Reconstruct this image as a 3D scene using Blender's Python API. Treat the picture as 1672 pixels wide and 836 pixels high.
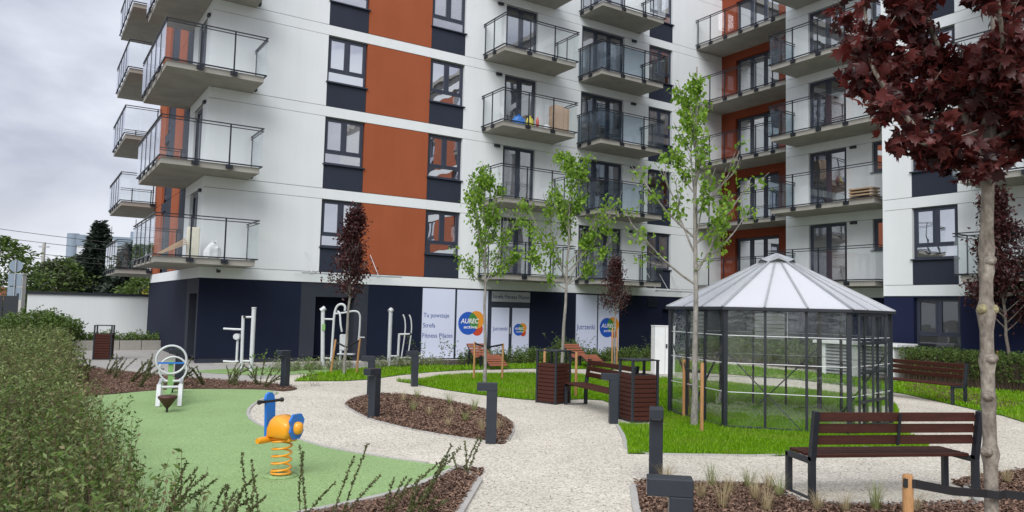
import bpy, bmesh, math, random
import numpy as np
from mathutils import Vector, Matrix

random.seed(7); RNG = np.random.default_rng(11)
R = math.radians
for o in list(bpy.data.objects): bpy.data.objects.remove(o)
SC = bpy.context.scene
COL = SC.collection

# ---------------------------------------------------------------- camera
PITCH, ROLL = 0.0705, 0.0248
cam = bpy.data.cameras.new('camera'); cam_o = bpy.data.objects.new('camera', cam); COL.objects.link(cam_o)
cam.sensor_width = 36.0; cam.lens = 1235.48 / 1672 * 36.0; cam.clip_start = 0.05; cam.clip_end = 3000
cp, sp, cr, sr = math.cos(PITCH), math.sin(PITCH), math.cos(ROLL), math.sin(ROLL)
F_ = Vector((0, cp, sp)); R_ = Vector((1, 0, 0)); U_ = Vector((0, -sp, cp))
RX = cr * R_ + sr * U_; UX = -sr * R_ + cr * U_
m3 = Matrix((RX, UX, -F_)).transposed()
cam_o.matrix_world = Matrix.Translation((0, 0, 1.9)) @ m3.to_4x4()
SC.camera = cam_o

# ---------------------------------------------------------------- sky, sun, exposure
SUN_EL, SUN_AZ = R(43), R(193)          # azimuth from +Y clockwise: behind the viewer, to the left
w = bpy.data.worlds.new('World'); SC.world = w; w.use_nodes = True
nt = w.node_tree; nt.nodes.clear()
def N(tree, typ, **kw):
    n = tree.nodes.new(typ)
    for k, v in kw.items(): setattr(n, k, v)
    return n
sky = N(nt, 'ShaderNodeTexSky', sky_type='NISHITA'); sky.sun_disc = False
sky.sun_elevation = SUN_EL; sky.sun_rotation = SUN_AZ; sky.air_density = 1.2; sky.dust_density = 2.0
tc = N(nt, 'ShaderNodeTexCoord')
mp = N(nt, 'ShaderNodeMapping'); mp.inputs['Scale'].default_value = (1.0, 1.0, 2.6); mp.inputs['Location'].default_value = (2.3, .4, .35)
nz = N(nt, 'ShaderNodeTexNoise'); nz.inputs['Scale'].default_value = 2.9; nz.inputs['Detail'].default_value = 7; nz.inputs['Roughness'].default_value = .5
nz.inputs['Distortion'].default_value = .35
rmp = N(nt, 'ShaderNodeValToRGB')
e = rmp.color_ramp.elements
e[0].position = .36; e[0].color = (5.2, 5.4, 6.5, 1)
e[1].position = .64; e[1].color = (9.8, 10.1, 10.8, 1)
x = e.new(.5); x.color = (7.3, 7.55, 8.6, 1)
sep = N(nt, 'ShaderNodeSeparateXYZ')
hz = N(nt, 'ShaderNodeMapRange'); hz.inputs['From Min'].default_value = 0.0; hz.inputs['From Max'].default_value = .15
hz.inputs['To Min'].default_value = 1.0; hz.inputs['To Max'].default_value = 0.0
hzc = N(nt, 'ShaderNodeMixRGB'); hzc.inputs['Color2'].default_value = (8.4, 8.8, 9.4, 1)
mx = N(nt, 'ShaderNodeMixRGB'); mx.inputs['Fac'].default_value = .9
bg = N(nt, 'ShaderNodeBackground'); bg.inputs['Strength'].default_value = .053
out = N(nt, 'ShaderNodeOutputWorld')
L = nt.links.new
L(tc.outputs['Generated'], mp.inputs['Vector']); L(mp.outputs[0], nz.inputs['Vector']); L(nz.outputs['Fac'], rmp.inputs['Fac'])
L(tc.outputs['Generated'], sep.inputs[0]); L(sep.outputs['Z'], hz.inputs['Value'])
mulz = N(nt, 'ShaderNodeMath', operation='MULTIPLY'); mulz.inputs[1].default_value = .7
L(hz.outputs[0], mulz.inputs[0]); L(mulz.outputs[0], hzc.inputs['Fac']); L(rmp.outputs['Color'], hzc.inputs['Color1'])
L(sky.outputs['Color'], mx.inputs['Color1']); L(hzc.outputs['Color'], mx.inputs['Color2'])
L(mx.outputs['Color'], bg.inputs['Color']); L(bg.outputs[0], out.inputs['Surface'])

sun = bpy.data.lights.new('sun', 'SUN'); sun_o = bpy.data.objects.new('sun', sun); COL.objects.link(sun_o)
sun.energy = 1.5; sun.angle = R(45); sun.color = (1.0, .985, .96)
sd = Vector((math.sin(SUN_AZ) * math.cos(SUN_EL), math.cos(SUN_AZ) * math.cos(SUN_EL), math.sin(SUN_EL)))
sun_o.rotation_euler = sd.to_track_quat('Z', 'Y').to_euler(); sun_o.location = sd * 60
SC.view_settings.view_transform = 'Standard'; SC.view_settings.look = 'None'
SC.view_settings.exposure = 1.0; SC.view_settings.gamma = 1.0; SC.view_settings.use_curve_mapping = False
SC.render.engine = 'CYCLES'
SC.cycles.max_bounces = 9; SC.cycles.transparent_max_bounces = 24; SC.cycles.caustics_reflective = False; SC.cycles.caustics_refractive = False

# ---------------------------------------------------------------- materials
MATS = {}
def pm(name, col, rough=.7, var=.10, vs=2.0, bump=0.0, bs=60.0, metal=0.0, spec=.5, stretch=None, col2=None, fine=0.0, fs=80.0, coat=0.0, bd=.02, streak=0.0):
    """Principled material: large soft colour variation, optional fine speckle and bump, all procedural."""
    m = bpy.data.materials.new(name); m.use_nodes = True; t = m.node_tree; b = t.nodes['Principled BSDF']
    tcn = N(t, 'ShaderNodeTexCoord'); src = tcn.outputs['Object']
    if stretch:
        mpn = N(t, 'ShaderNodeMapping'); mpn.inputs['Scale'].default_value = stretch; t.links.new(src, mpn.inputs[0]); src = mpn.outputs[0]
    n = N(t, 'ShaderNodeTexNoise'); n.inputs['Scale'].default_value = vs; n.inputs['Detail'].default_value = 6; n.inputs['Roughness'].default_value = .6
    t.links.new(src, n.inputs['Vector'])
    mr = N(t, 'ShaderNodeMapRange'); mr.inputs['From Min'].default_value = .3; mr.inputs['From Max'].default_value = .7; t.links.new(n.outputs['Fac'], mr.inputs['Value'])
    a = N(t, 'ShaderNodeMixRGB')
    c1 = [max(0, c * (1 - var)) for c in col]; c2 = list(col2) if col2 else [min(1, c * (1 + var)) for c in col]
    a.inputs['Color1'].default_value = (*c1, 1); a.inputs['Color2'].default_value = (*c2, 1); t.links.new(mr.outputs[0], a.inputs['Fac'])
    colout = a.outputs[0]
    if fine:
        n3 = N(t, 'ShaderNodeTexNoise'); n3.inputs['Scale'].default_value = fs; n3.inputs['Detail'].default_value = 3; t.links.new(src, n3.inputs['Vector'])
        r3 = N(t, 'ShaderNodeMapRange'); r3.inputs['From Min'].default_value = .3; r3.inputs['From Max'].default_value = .7
        r3.inputs['To Min'].default_value = 1 - fine; r3.inputs['To Max'].default_value = 1 + fine; t.links.new(n3.outputs['Fac'], r3.inputs['Value'])
        mm = N(t, 'ShaderNodeMixRGB', blend_type='MULTIPLY'); mm.inputs['Fac'].default_value = 1
        t.links.new(colout, mm.inputs['Color1']); t.links.new(r3.outputs[0], mm.inputs['Color2']); colout = mm.outputs[0]
    if streak:
        ms_ = N(t, 'ShaderNodeMapping'); ms_.inputs['Scale'].default_value = (1.1, 1.1, .08); t.links.new(tcn.outputs['Object'], ms_.inputs[0])
        n4 = N(t, 'ShaderNodeTexNoise'); n4.inputs['Scale'].default_value = 1.6; n4.inputs['Detail'].default_value = 8; n4.inputs['Roughness'].default_value = .7; t.links.new(ms_.outputs[0], n4.inputs['Vector'])
        r4 = N(t, 'ShaderNodeMapRange'); r4.inputs['From Min'].default_value = .35; r4.inputs['From Max'].default_value = .6; r4.inputs['To Min'].default_value = 1 - streak; r4.inputs['To Max'].default_value = 1.0; t.links.new(n4.outputs['Fac'], r4.inputs['Value'])
        m4 = N(t, 'ShaderNodeMixRGB', blend_type='MULTIPLY'); m4.inputs['Fac'].default_value = 1; t.links.new(colout, m4.inputs['Color1']); t.links.new(r4.outputs[0], m4.inputs['Color2']); colout = m4.outputs[0]
    t.links.new(colout, b.inputs['Base Color'])
    b.inputs['Roughness'].default_value = rough; b.inputs['Metallic'].default_value = metal; b.inputs['Specular IOR Level'].default_value = spec
    if coat: b.inputs['Coat Weight'].default_value = coat; b.inputs['Coat Roughness'].default_value = .15
    if bump:
        n2 = N(t, 'ShaderNodeTexNoise'); n2.inputs['Scale'].default_value = bs; n2.inputs['Detail'].default_value = 4; t.links.new(src, n2.inputs['Vector'])
        bp = N(t, 'ShaderNodeBump'); bp.inputs['Strength'].default_value = bump; bp.inputs['Distance'].default_value = bd
        t.links.new(n2.outputs['Fac'], bp.inputs['Height']); t.links.new(bp.outputs[0], b.inputs['Normal'])
    MATS[name] = m; return m
M = MATS
pm('render_white', (.75, .78, .80), .85, .03, .35, .12, 180, fine=.02, fs=140, bd=.004, streak=.04)
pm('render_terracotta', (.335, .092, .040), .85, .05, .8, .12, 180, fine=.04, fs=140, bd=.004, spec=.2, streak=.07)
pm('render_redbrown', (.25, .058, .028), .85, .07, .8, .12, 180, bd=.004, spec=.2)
pm('render_navy', (.0085, .013, .032), .8, .10, .7, .15, 160, fine=.06, fs=120, bd=.004, spec=.2, streak=.07)
pm('render_blue', (.013, .018, .054), .8, .08, .7, .15, 160, fine=.06, fs=120, bd=.004, spec=.2, streak=.07)
pm('render_grey', (.036, .041, .055), .8, .08, .8, .15, 160, bd=.004, spec=.2)
pm('panel_grey', (.028, .035, .055), .7, .06, 1.0, .08, 160, bd=.003, spec=.2, streak=.07)
pm('joint', (.10, .10, .10), .9, .1)
pm('concrete_slab', (.34, .325, .295), .85, .14, 1.3, .2, 60, fine=.06, fs=35, bd=.004, streak=.07)
pm('concrete', (.42, .41, .385), .9, .10, 3, .25, 90, fine=.06, fs=60, bd=.004)
pm('anthracite', (.018, .022, .030), .45, .12, 6, .05, 300, spec=.5, bd=.002)
pm('bollard_paint', (.020, .025, .036), .42, .10, 7, .06, 260, bd=.002)
pm('window_frame', (.032, .04, .064), .4, .08, 5)
pm('rail_steel', (.016, .02, .028), .38, .10, 8, metal=.2)
pm('silver_paint', (.56, .58, .60), .35, .06, 6, coat=.3)
pm('bench_wood', (.058, .019, .013), .6, .22, 5, .25, 40, stretch=(.5, 9, 9), fine=.18, fs=25, bd=.004, spec=.2)
pm('bench_wood_end', (.105, .036, .022), .5, .22, 5, .25, 40, stretch=(9, 9, .5), fine=.18, fs=25, bd=.004, spec=.2)
pm('lounger_wood', (.28, .10, .06), .55, .18, 5, .2, 40, stretch=(.5, 9, 9), fine=.15, fs=25, bd=.004, spec=.2)
pm('bin_wood', (.062, .019, .013), .6, .2, 6, .2, 40, fine=.16, fs=30, bd=.004, spec=.2)
pm('stake_wood', (.40, .21, .085), .75, .25, 6, .4, 50, stretch=(6, 6, .8), fine=.15, fs=30, bd=.006)
pm('strap', (.012, .013, .016), .55, .2, 20)
pm('yellow_plastic', (.85, .36, .02), .32, .05, 4, coat=.3)
pm('blue_plastic', (.02, .17, .58), .35, .06, 4, coat=.2)
pm('black_rubber', (.015, .015, .016), .55, .2, 10)
pm('seat_brown', (.07, .026, .02), .5, .15, 9, .1, 120)
pm('seesaw_green', (.20, .38, .13), .5, .08, 6)
pm('poster_film', (.66, .71, .88), .35, .025, .8)
pm('ink_blue', (.12, .16, .36), .4, .03)
pm('ink_navy', (.035, .05, .12), .4, .03)
pm('logo_blue', (.02, .10, .50), .4, .03); pm('logo_orange', (.76, .30, .035), .4, .03); pm('logo_red', (.58, .07, .03), .4, .03); pm('logo_green', (.06, .24, .06), .4, .03)
pm('print_white', (.82, .82, .84), .4, .02)
pm('roof_white', (.60, .61, .64), .4, .03, 2, coat=.15)
pm('cardboard', (.42, .29, .20), .8, .1, 5); pm('plastic_white', (.75, .76, .78), .5, .05, 5); pm('pale_board', (.68, .64, .52), .7, .08, 5)
pm('yellow_bag', (.68, .58, .08), .5, .1, 9); pm('red_label', (.6, .08, .05), .5, .1, 9); pm('timber', (.46, .32, .2), .75, .15, 6)
pm('galvanised', (.44, .46, .48), .45, .12, 6, metal=.5)
pm('far_grey', (.24, .30, .37), .8, .05, .3); pm('far_white', (.7, .72, .74), .8, .05, .3); pm('far_glass', (.12, .16, .22), .15, .3, .6); pm('brick_red', (.30, .12, .08), .9, .15, 2)
pm('car_dark', (.03, .032, .038), .25, .1, 3, coat=.5); pm('car_light', (.55, .57, .6), .3, .05, 3, coat=.5); pm('car_red', (.2, .02, .03), .28, .1, 3, coat=.5)
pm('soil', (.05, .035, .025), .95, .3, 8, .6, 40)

def bark(name, c1, c2, scale=14):
    return pm(name, c1, .85, .2, scale, .6, 45, stretch=(1, 1, .45), col2=c2, fine=.2, fs=60, bd=.01)
pm('bark_grey', (.15, .125, .10), .9, .25, 9, 1.0, 30, stretch=(1, 1, .6), col2=(.36, .32, .27), fine=.3, fs=40, bd=.012); bark('bark_young', (.19, .175, .155), (.34, .32, .29)); bark('bark_dark', (.10, .08, .07), (.2, .17, .15)); bark('twig_brown', (.13, .075, .05), (.2, .13, .08))
bark('bark_lichen', (.24, .21, .12), (.34, .30, .16), 30)

def leafmat(name, c_dark, c_light, trans=.35, rough=.5, patch=None, ps=1.0, pa=.6):
    m = bpy.data.materials.new(name); m.use_nodes = True; t = m.node_tree; b = t.nodes['Principled BSDF']
    g = N(t, 'ShaderNodeNewGeometry'); a = N(t, 'ShaderNodeMixRGB')
    a.inputs['Color1'].default_value = (*c_dark, 1); a.inputs['Color2'].default_value = (*c_light, 1)
    t.links.new(g.outputs['Random Per Island'], a.inputs['Fac'])
    if patch:      # soft patches of another tint over the whole plant or lawn
        tcn = N(t, 'ShaderNodeTexCoord'); pn_ = N(t, 'ShaderNodeTexNoise'); pn_.inputs['Scale'].default_value = ps; pn_.inputs['Detail'].default_value = 5; t.links.new(tcn.outputs['Object'], pn_.inputs['Vector'])
        pr_ = N(t, 'ShaderNodeMapRange'); pr_.inputs['From Min'].default_value = .5; pr_.inputs['From Max'].default_value = .68; pr_.inputs['To Max'].default_value = pa; t.links.new(pn_.outputs['Fac'], pr_.inputs['Value'])
        a2 = N(t, 'ShaderNodeMixRGB'); a2.inputs['Color2'].default_value = (*patch, 1); t.links.new(pr_.outputs[0], a2.inputs['Fac']); t.links.new(a.outputs[0], a2.inputs['Color1']); a = a2
    t.links.new(a.outputs[0], b.inputs['Base Color'])
    b.inputs['Roughness'].default_value = rough; b.inputs['Specular IOR Level'].default_value = .35
    tr = N(t, 'ShaderNodeBsdfTranslucent'); ms = N(t, 'ShaderNodeMixShader'); ms.inputs[0].default_value = trans
    hs = N(t, 'ShaderNodeHueSaturation'); hs.inputs['Value'].default_value = 1.35; hs.inputs['Saturation'].default_value = 1.1
    t.links.new(a.outputs[0], hs.inputs['Color']); t.links.new(hs.outputs[0], tr.inputs['Color'])
    o = t.nodes['Material Output']; t.links.new(b.outputs[0], ms.inputs[1]); t.links.new(tr.outputs[0], ms.inputs[2]); t.links.new(ms.outputs[0], o.inputs['Surface'])
    MATS[name] = m; return m
leafmat('leaf_fresh', (.09, .19, .02), (.28, .44, .06), .45)
leafmat('leaf_purple', (.030, .009, .010), (.085, .026, .026), .25, .42)
leafmat('leaf_purple_near', (.022, .006, .007), (.16, .040, .036), .38, .36)
leafmat('leaf_hedge', (.034, .058, .014), (.27, .35, .125), .34, .5, (.20, .17, .08), 1.3, .45)
leafmat('leaf_hedge_dry', (.10, .09, .035), (.24, .20, .10), .2)
leafmat('leaf_shrub', (.055, .10, .024), (.16, .25, .06), .35)
leafmat('leaf_variegated', (.15, .2, .09), (.34, .38, .22), .3)
leafmat('leaf_coton', (.05, .065, .022), (.14, .16, .06), .3)
leafmat('leaf_spruce', (.012, .022, .016), (.04, .06, .04), .1)
leafmat('leaf_far', (.05, .085, .02), (.13, .19, .045), .3)
leafmat('leaf_far2', (.06, .085, .04), (.13, .16, .08), .3)
leafmat('leaf_yellow', (.2, .2, .02), (.4, .32, .04), .3)
leafmat('grass_blade', (.09, .22, .004), (.28, .50, .014), .4, .5, (.30, .36, .06), .9, .55)
leafmat('grass_dry', (.30, .24, .13), (.56, .48, .30), .25, .6)
leafmat('grass_tuft', (.16, .22, .06), (.36, .38, .17), .3, .6)
leafmat('roof_poly', (.72, .73, .77), (.76, .77, .81), .38, .3)
leafmat('chip', (.055, .030, .020), (.34, .215, .155), 0.02, .9)

def glass(name, tint, ior=1.5, bump=0.0, bs=3.0, boost=1.0, haze=0.0):
    m = bpy.data.materials.new(name); m.use_nodes = True; t = m.node_tree; t.nodes.remove(t.nodes['Principled BSDF'])
    tr = N(t, 'ShaderNodeBsdfTransparent'); tr.inputs['Color'].default_value = (*tint, 1)
    gl = N(t, 'ShaderNodeBsdfGlossy'); gl.inputs['Roughness'].default_value = .015; gl.inputs['Color'].default_value = (.95, .97, 1, 1)
    fr = N(t, 'ShaderNodeLayerWeight'); fr.inputs['Blend'].default_value = .5
    pw = N(t, 'ShaderNodeMath', operation='POWER'); pw.inputs[1].default_value = 4.0; t.links.new(fr.outputs['Facing'], pw.inputs[0])
    mu = N(t, 'ShaderNodeMath', operation='MULTIPLY_ADD'); mu.use_clamp = True; mu.inputs[1].default_value = .9 * boost; mu.inputs[2].default_value = .035 * boost
    ms = N(t, 'ShaderNodeMixShader'); t.links.new(pw.outputs[0], mu.inputs[0]); t.links.new(mu.outputs[0], ms.inputs[0])
    t.links.new(tr.outputs[0], ms.inputs[1]); t.links.new(gl.outputs[0], ms.inputs[2]); t.links.new(ms.outputs[0], t.nodes['Material Output'].inputs['Surface'])
    if haze:
        df = N(t, 'ShaderNodeBsdfDiffuse'); df.inputs['Color'].default_value = (.72, .76, .74, 1); m2 = N(t, 'ShaderNodeMixShader')
        hn = N(t, 'ShaderNodeTexNoise'); hn.inputs['Scale'].default_value = 4; hn.inputs['Detail'].default_value = 6; ht = N(t, 'ShaderNodeTexCoord'); t.links.new(ht.outputs['Object'], hn.inputs['Vector'])
        hm = N(t, 'ShaderNodeMapRange'); hm.inputs['From Min'].default_value = .35; hm.inputs['From Max'].default_value = .7; hm.inputs['To Min'].default_value = haze * .4; hm.inputs['To Max'].default_value = haze * 2; t.links.new(hn.outputs['Fac'], hm.inputs['Value'])
        t.links.new(hm.outputs[0], m2.inputs[0]); t.links.new(ms.outputs[0], m2.inputs[1]); t.links.new(df.outputs[0], m2.inputs[2]); t.links.new(m2.outputs[0], t.nodes['Material Output'].inputs['Surface'])
    if bump:
        tcn = N(t, 'ShaderNodeTexCoord'); n2 = N(t, 'ShaderNodeTexNoise'); n2.inputs['Scale'].default_value = bs; n2.inputs['Detail'].default_value = 3
        bp = N(t, 'ShaderNodeBump'); bp.inputs['Strength'].default_value = bump; bp.inputs['Distance'].default_value = .03
        t.links.new(tcn.outputs['Object'], n2.inputs['Vector']); t.links.new(n2.outputs['Fac'], bp.inputs['Height'])
        t.links.new(bp.outputs[0], gl.inputs['Normal']); t.links.new(bp.outputs[0], fr.inputs['Normal'])
    MATS[name] = m; return m
glass('balcony_glass', (.98, .992, .99), 1.5, 0, 1, 1.0)
glass('balcony_glass_tinted', (.72, .78, .82), 1.5, 0, 1, 1.2)
glass('film_glass', (.98, .99, .982), 1.45, .22, 3.0, 1.4, .012)
def pane_mat(name, refl, bump=.02, inner=(.02, .022, .026)):
    m = bpy.data.materials.new(name); m.use_nodes = True; t = m.node_tree; b = t.nodes['Principled BSDF']
    b.inputs['Base Color'].default_value = (*inner, 1); b.inputs['Roughness'].default_value = .3
    tcn = N(t, 'ShaderNodeTexCoord'); n1 = N(t, 'ShaderNodeTexNoise'); n1.inputs['Scale'].default_value = 1.3; t.links.new(tcn.outputs['Object'], n1.inputs['Vector'])
    cr_ = N(t, 'ShaderNodeMixRGB'); cr_.inputs['Color1'].default_value = (*[c * .5 for c in inner], 1); cr_.inputs['Color2'].default_value = (*[c * 1.6 for c in inner], 1)
    t.links.new(n1.outputs['Fac'], cr_.inputs['Fac']); t.links.new(cr_.outputs[0], b.inputs['Base Color'])
    gl = N(t, 'ShaderNodeBsdfGlossy'); gl.inputs['Roughness'].default_value = .01; gl.inputs['Color'].default_value = (.93, .95, 1, 1)
    lw = N(t, 'ShaderNodeLayerWeight'); lw.inputs['Blend'].default_value = .35
    mr = N(t, 'ShaderNodeMapRange'); mr.inputs['To Min'].default_value = refl; mr.inputs['To Max'].default_value = 1.0; t.links.new(lw.outputs['Fresnel'], mr.inputs['Value'])
    ms = N(t, 'ShaderNodeMixShader'); t.links.new(mr.outputs[0], ms.inputs[0]); t.links.new(b.outputs[0], ms.inputs[1]); t.links.new(gl.outputs[0], ms.inputs[2])
    n2 = N(t, 'ShaderNodeTexNoise'); n2.inputs['Scale'].default_value = .9; bp = N(t, 'ShaderNodeBump'); bp.inputs['Strength'].default_value = bump; bp.inputs['Distance'].default_value = .2
    t.links.new(tcn.outputs['Object'], n2.inputs['Vector']); t.links.new(n2.outputs['Fac'], bp.inputs['Height']); t.links.new(bp.outputs[0], gl.inputs['Normal'])
    t.links.new(ms.outputs[0], t.nodes['Material Output'].inputs['Surface']); MATS[name] = m; return m
pane_mat('window_pane', .62); pane_mat('door_pane', .34); pane_mat('gf_pane', .05); pane_mat('window_pane_blind', .42, .02, (.20, .20, .21)); pane_mat('door_pane_blind', .25, .02, (.16, .16, .17))

# ground-type materials ------------------------------------------------
def ground_mat(name, base, dark, light, vor=140, contrast=.5, rough=.9, bump=.4, patch=.10, streak=False):
    m = bpy.data.materials.new(name); m.use_nodes = True; t = m.node_tree; b = t.nodes['Principled BSDF']
    tcn = N(t, 'ShaderNodeTexCoord'); src = tcn.outputs['Object']
    v = N(t, 'ShaderNodeTexVoronoi'); v.inputs['Scale'].default_value = vor; t.links.new(src, v.inputs['Vector'])
    vr = N(t, 'ShaderNodeSeparateColor'); t.links.new(v.outputs['Color'], vr.inputs[0])
    rp = N(t, 'ShaderNodeValToRGB'); e = rp.color_ramp.elements; e[0].position = 0; e[0].color = (*dark, 1); e[1].position = 1; e[1].color = (*light, 1)
    q = e.new(contrast * .35); q.color = (*[c * .8 for c in base], 1); q = e.new(.6); q.color = (*base, 1); t.links.new(vr.outputs[0], rp.inputs['Fac'])
    n = N(t, 'ShaderNodeTexNoise'); n.inputs['Scale'].default_value = .7; n.inputs['Detail'].default_value = 7; n.inputs['Roughness'].default_value = .65; t.links.new(src, n.inputs['Vector'])
    mr = N(t, 'ShaderNodeMapRange'); mr.inputs['From Min'].default_value = .3; mr.inputs['From Max'].default_value = .7; mr.inputs['To Min'].default_value = 1 - patch; mr.inputs['To Max'].default_value = 1 + patch * .6
    t.links.new(n.outputs['Fac'], mr.inputs['Value'])
    mm = N(t, 'ShaderNodeMixRGB', blend_type='MULTIPLY'); mm.inputs['Fac'].default_value = 1; t.links.new(rp.outputs[0], mm.inputs['Color1']); t.links.new(mr.outputs[0], mm.inputs['Color2'])
    t.links.new(mm.outputs[0], b.inputs['Base Color']); b.inputs['Roughness'].default_value = rough; b.inputs['Specular IOR Level'].default_value = .25
    n2 = N(t, 'ShaderNodeTexNoise'); n2.inputs['Scale'].default_value = vor * .6; n2.inputs['Detail'].default_value = 4; t.links.new(src, n2.inputs['Vector'])
    bp = N(t, 'ShaderNodeBump'); bp.inputs['Strength'].default_value = bump; bp.inputs['Distance'].default_value = .012
    t.links.new(n2.outputs['Fac'], bp.inputs['Height']); t.links.new(bp.outputs[0], b.inputs['Normal'])
    MATS[name] = m; return m
ground_mat('path_aggregate', (.62, .58, .495), (.23, .21, .17), (.75, .71, .62), 55, .5, .9, .6, .14)
ground_mat('rubber_green', (.28, .42, .18), (.17, .29, .10), (.36, .50, .235), 95, .6, .85, .3, .10)
ground_mat('rubber_green_far', (.24, .37, .14), (.17, .29, .09), (.29, .42, .18), 160, .5, .85, .25, .06)
ground_mat('mulch_base', (.11, .062, .044), (.04, .022, .016), (.26, .16, .11), 40, .6, .95, .9, .25)
ground_mat('lawn_base', (.10, .22, .008), (.055, .12, .006), (.15, .29, .02), 90, .5, .95, .5, .25)
ground_mat('far_ground', (.20, .20, .17), (.14, .15, .1), (.26, .26, .22), 6, .5, .95, .3, .3)
ground_mat('paving', (.42, .41, .385), (.32, .31, .29), (.48, .47, .45), 60, .5, .9, .25, .12)

# ---------------------------------------------------------------- helpers
def tag(o, label=None, cat=None, group=None, kind=None):
    if label: o['label'] = label
    if cat: o['category'] = cat
    if group: o['group'] = group
    if kind: o['kind'] = kind
    return o
def empty(name, loc=(0, 0, 0), rz=0, parent=None):
    o = bpy.data.objects.new(name, None); o.empty_display_size = .2; o.location = loc; o.rotation_euler = (0, 0, rz); COL.objects.link(o)
    if parent: o.parent = parent
    return o
def link(name, me, parent=None, loc=None, rz=0, rot=None, scale=None):
    o = bpy.data.objects.new(name, me); COL.objects.link(o)
    if parent: o.parent = parent
    if loc is not None: o.location = loc
    o.rotation_euler = rot if rot is not None else (0, 0, rz)
    if scale is not None: o.scale = scale
    return o
class MB:
    def __init__(s): s.v = []; s.f = []; s.sm = []
    def add(s, vs, fs, smooth=False):
        b = len(s.v); s.v += [tuple(v) for v in vs]
        for f in fs: s.f.append(tuple(b + i for i in f)); s.sm.append(smooth)
        return s
    def box(s, x0, x1, y0, y1, z0, z1):
        return s.add([(x0, y0, z0), (x1, y0, z0), (x1, y1, z0), (x0, y1, z0), (x0, y0, z1), (x1, y0, z1), (x1, y1, z1), (x0, y1, z1)],
                     [(0, 3, 2, 1), (4, 5, 6, 7), (0, 1, 5, 4), (1, 2, 6, 5), (2, 3, 7, 6), (3, 0, 4, 7)])
    def bbox(s, x0, x1, y0, y1, z0, z1, b=.006):
        """box with chamfered edges"""
        bm = bmesh.new(); bmesh.ops.create_cube(bm, size=1)
        for v in bm.verts: v.co = Vector(((x0 + x1) / 2 + v.co.x * (x1 - x0), (y0 + y1) / 2 + v.co.y * (y1 - y0), (z0 + z1) / 2 + v.co.z * (z1 - z0)))
        bmesh.ops.bevel(bm, geom=list(bm.edges), offset=b, segments=1, affect='EDGES')
        bm.verts.index_update(); s.add([v.co[:] for v in bm.verts], [[v.index for v in f.verts] for f in bm.faces]); bm.free(); return s
    def bar(s, a, b, w, h=None, up=(0, 0, 1)):
        h = h or w; a = Vector(a); b = Vector(b); d = (b - a).normalized(); u = Vector(up)
        if abs(d.dot(u)) > .99: u = Vector((1, 0, 0))
        r = d.cross(u).normalized() * (w / 2); u = r.cross(d).normalized() * (h / 2)
        return s.add([a - r - u, a + r - u, a + r + u, a - r + u, b - r - u, b + r - u, b + r + u, b - r + u],
                     [(0, 3, 2, 1), (4, 5, 6, 7), (0, 1, 5, 4), (1, 2, 6, 5), (2, 3, 7, 6), (3, 0, 4, 7)])
    def tube(s, pts, rads, n=8, cap=True, smooth=True):
        pts = [Vector(p) for p in pts]
        if not hasattr(rads, '__len__'): rads = [rads] * len(pts)
        vs = []; prev = None
        for i, p in enumerate(pts):
            d = (pts[min(i + 1, len(pts) - 1)] - pts[max(i - 1, 0)])
            d = d.normalized() if d.length > 1e-9 else Vector((0, 0, 1))
            if prev is None:
                u = Vector((1, 0, 0)) if abs(d.x) < .9 else Vector((0, 1, 0)); u = (u - d * u.dot(d)).normalized()
            else:
                u = prev - d * prev.dot(d); u = u.normalized() if u.length > 1e-6 else d.orthogonal().normalized()
            prev = u; w_ = d.cross(u)
            for k in range(n):
                a = 2 * math.pi * k / n; vs.append(p + (u * math.cos(a) + w_ * math.sin(a)) * rads[i])
        fs = [(i * n + k, i * n + (k + 1) % n, (i + 1) * n + (k + 1) % n, (i + 1) * n + k) for i in range(len(pts) - 1) for k in range(n)]
        s.add(vs, fs, smooth)
        if cap: s.add(vs[:n], [tuple(range(n - 1, -1, -1))]); s.add(vs[-n:], [tuple(range(n))])
        return s
    def lathe(s, prof, n=20, c=(0, 0, 0), smooth=True):
        vs = [(c[0] + r * math.cos(2 * math.pi * k / n), c[1] + r * math.sin(2 * math.pi * k / n), c[2] + z) for r, z in prof for k in range(n)]
        fs = [(i * n + k, i * n + (k + 1) % n, (i + 1) * n + (k + 1) % n, (i + 1) * n + k) for i in range(len(prof) - 1) for k in range(n)]
        return s.add(vs, fs, smooth)
    def prism(s, poly, z0, z1):
        n = len(poly); A = sum(poly[i][0] * poly[(i + 1) % n][1] - poly[(i + 1) % n][0] * poly[i][1] for i in range(n))
        if A < 0: poly = poly[::-1]
        vs = [(x, y, z0) for x, y in poly] + [(x, y, z1) for x, y in poly]
        return s.add(vs, [tuple(range(n - 1, -1, -1)), tuple(range(n, 2 * n))] + [(i, (i + 1) % n, n + (i + 1) % n, n + i) for i in range(n)])
    def mesh(s, name, mat):
        me = bpy.data.meshes.new(name); me.from_pydata(s.v, [], s.f); me.materials.append(M[mat] if isinstance(mat, str) else mat)
        if any(s.sm): me.polygons.foreach_set('use_smooth', s.sm)
        me.update(); return me
    def build(s, name, mat, parent=None, loc=None, rz=0, rot=None): return link(name, s.mesh(name, mat), parent, loc, rz, rot)
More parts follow.
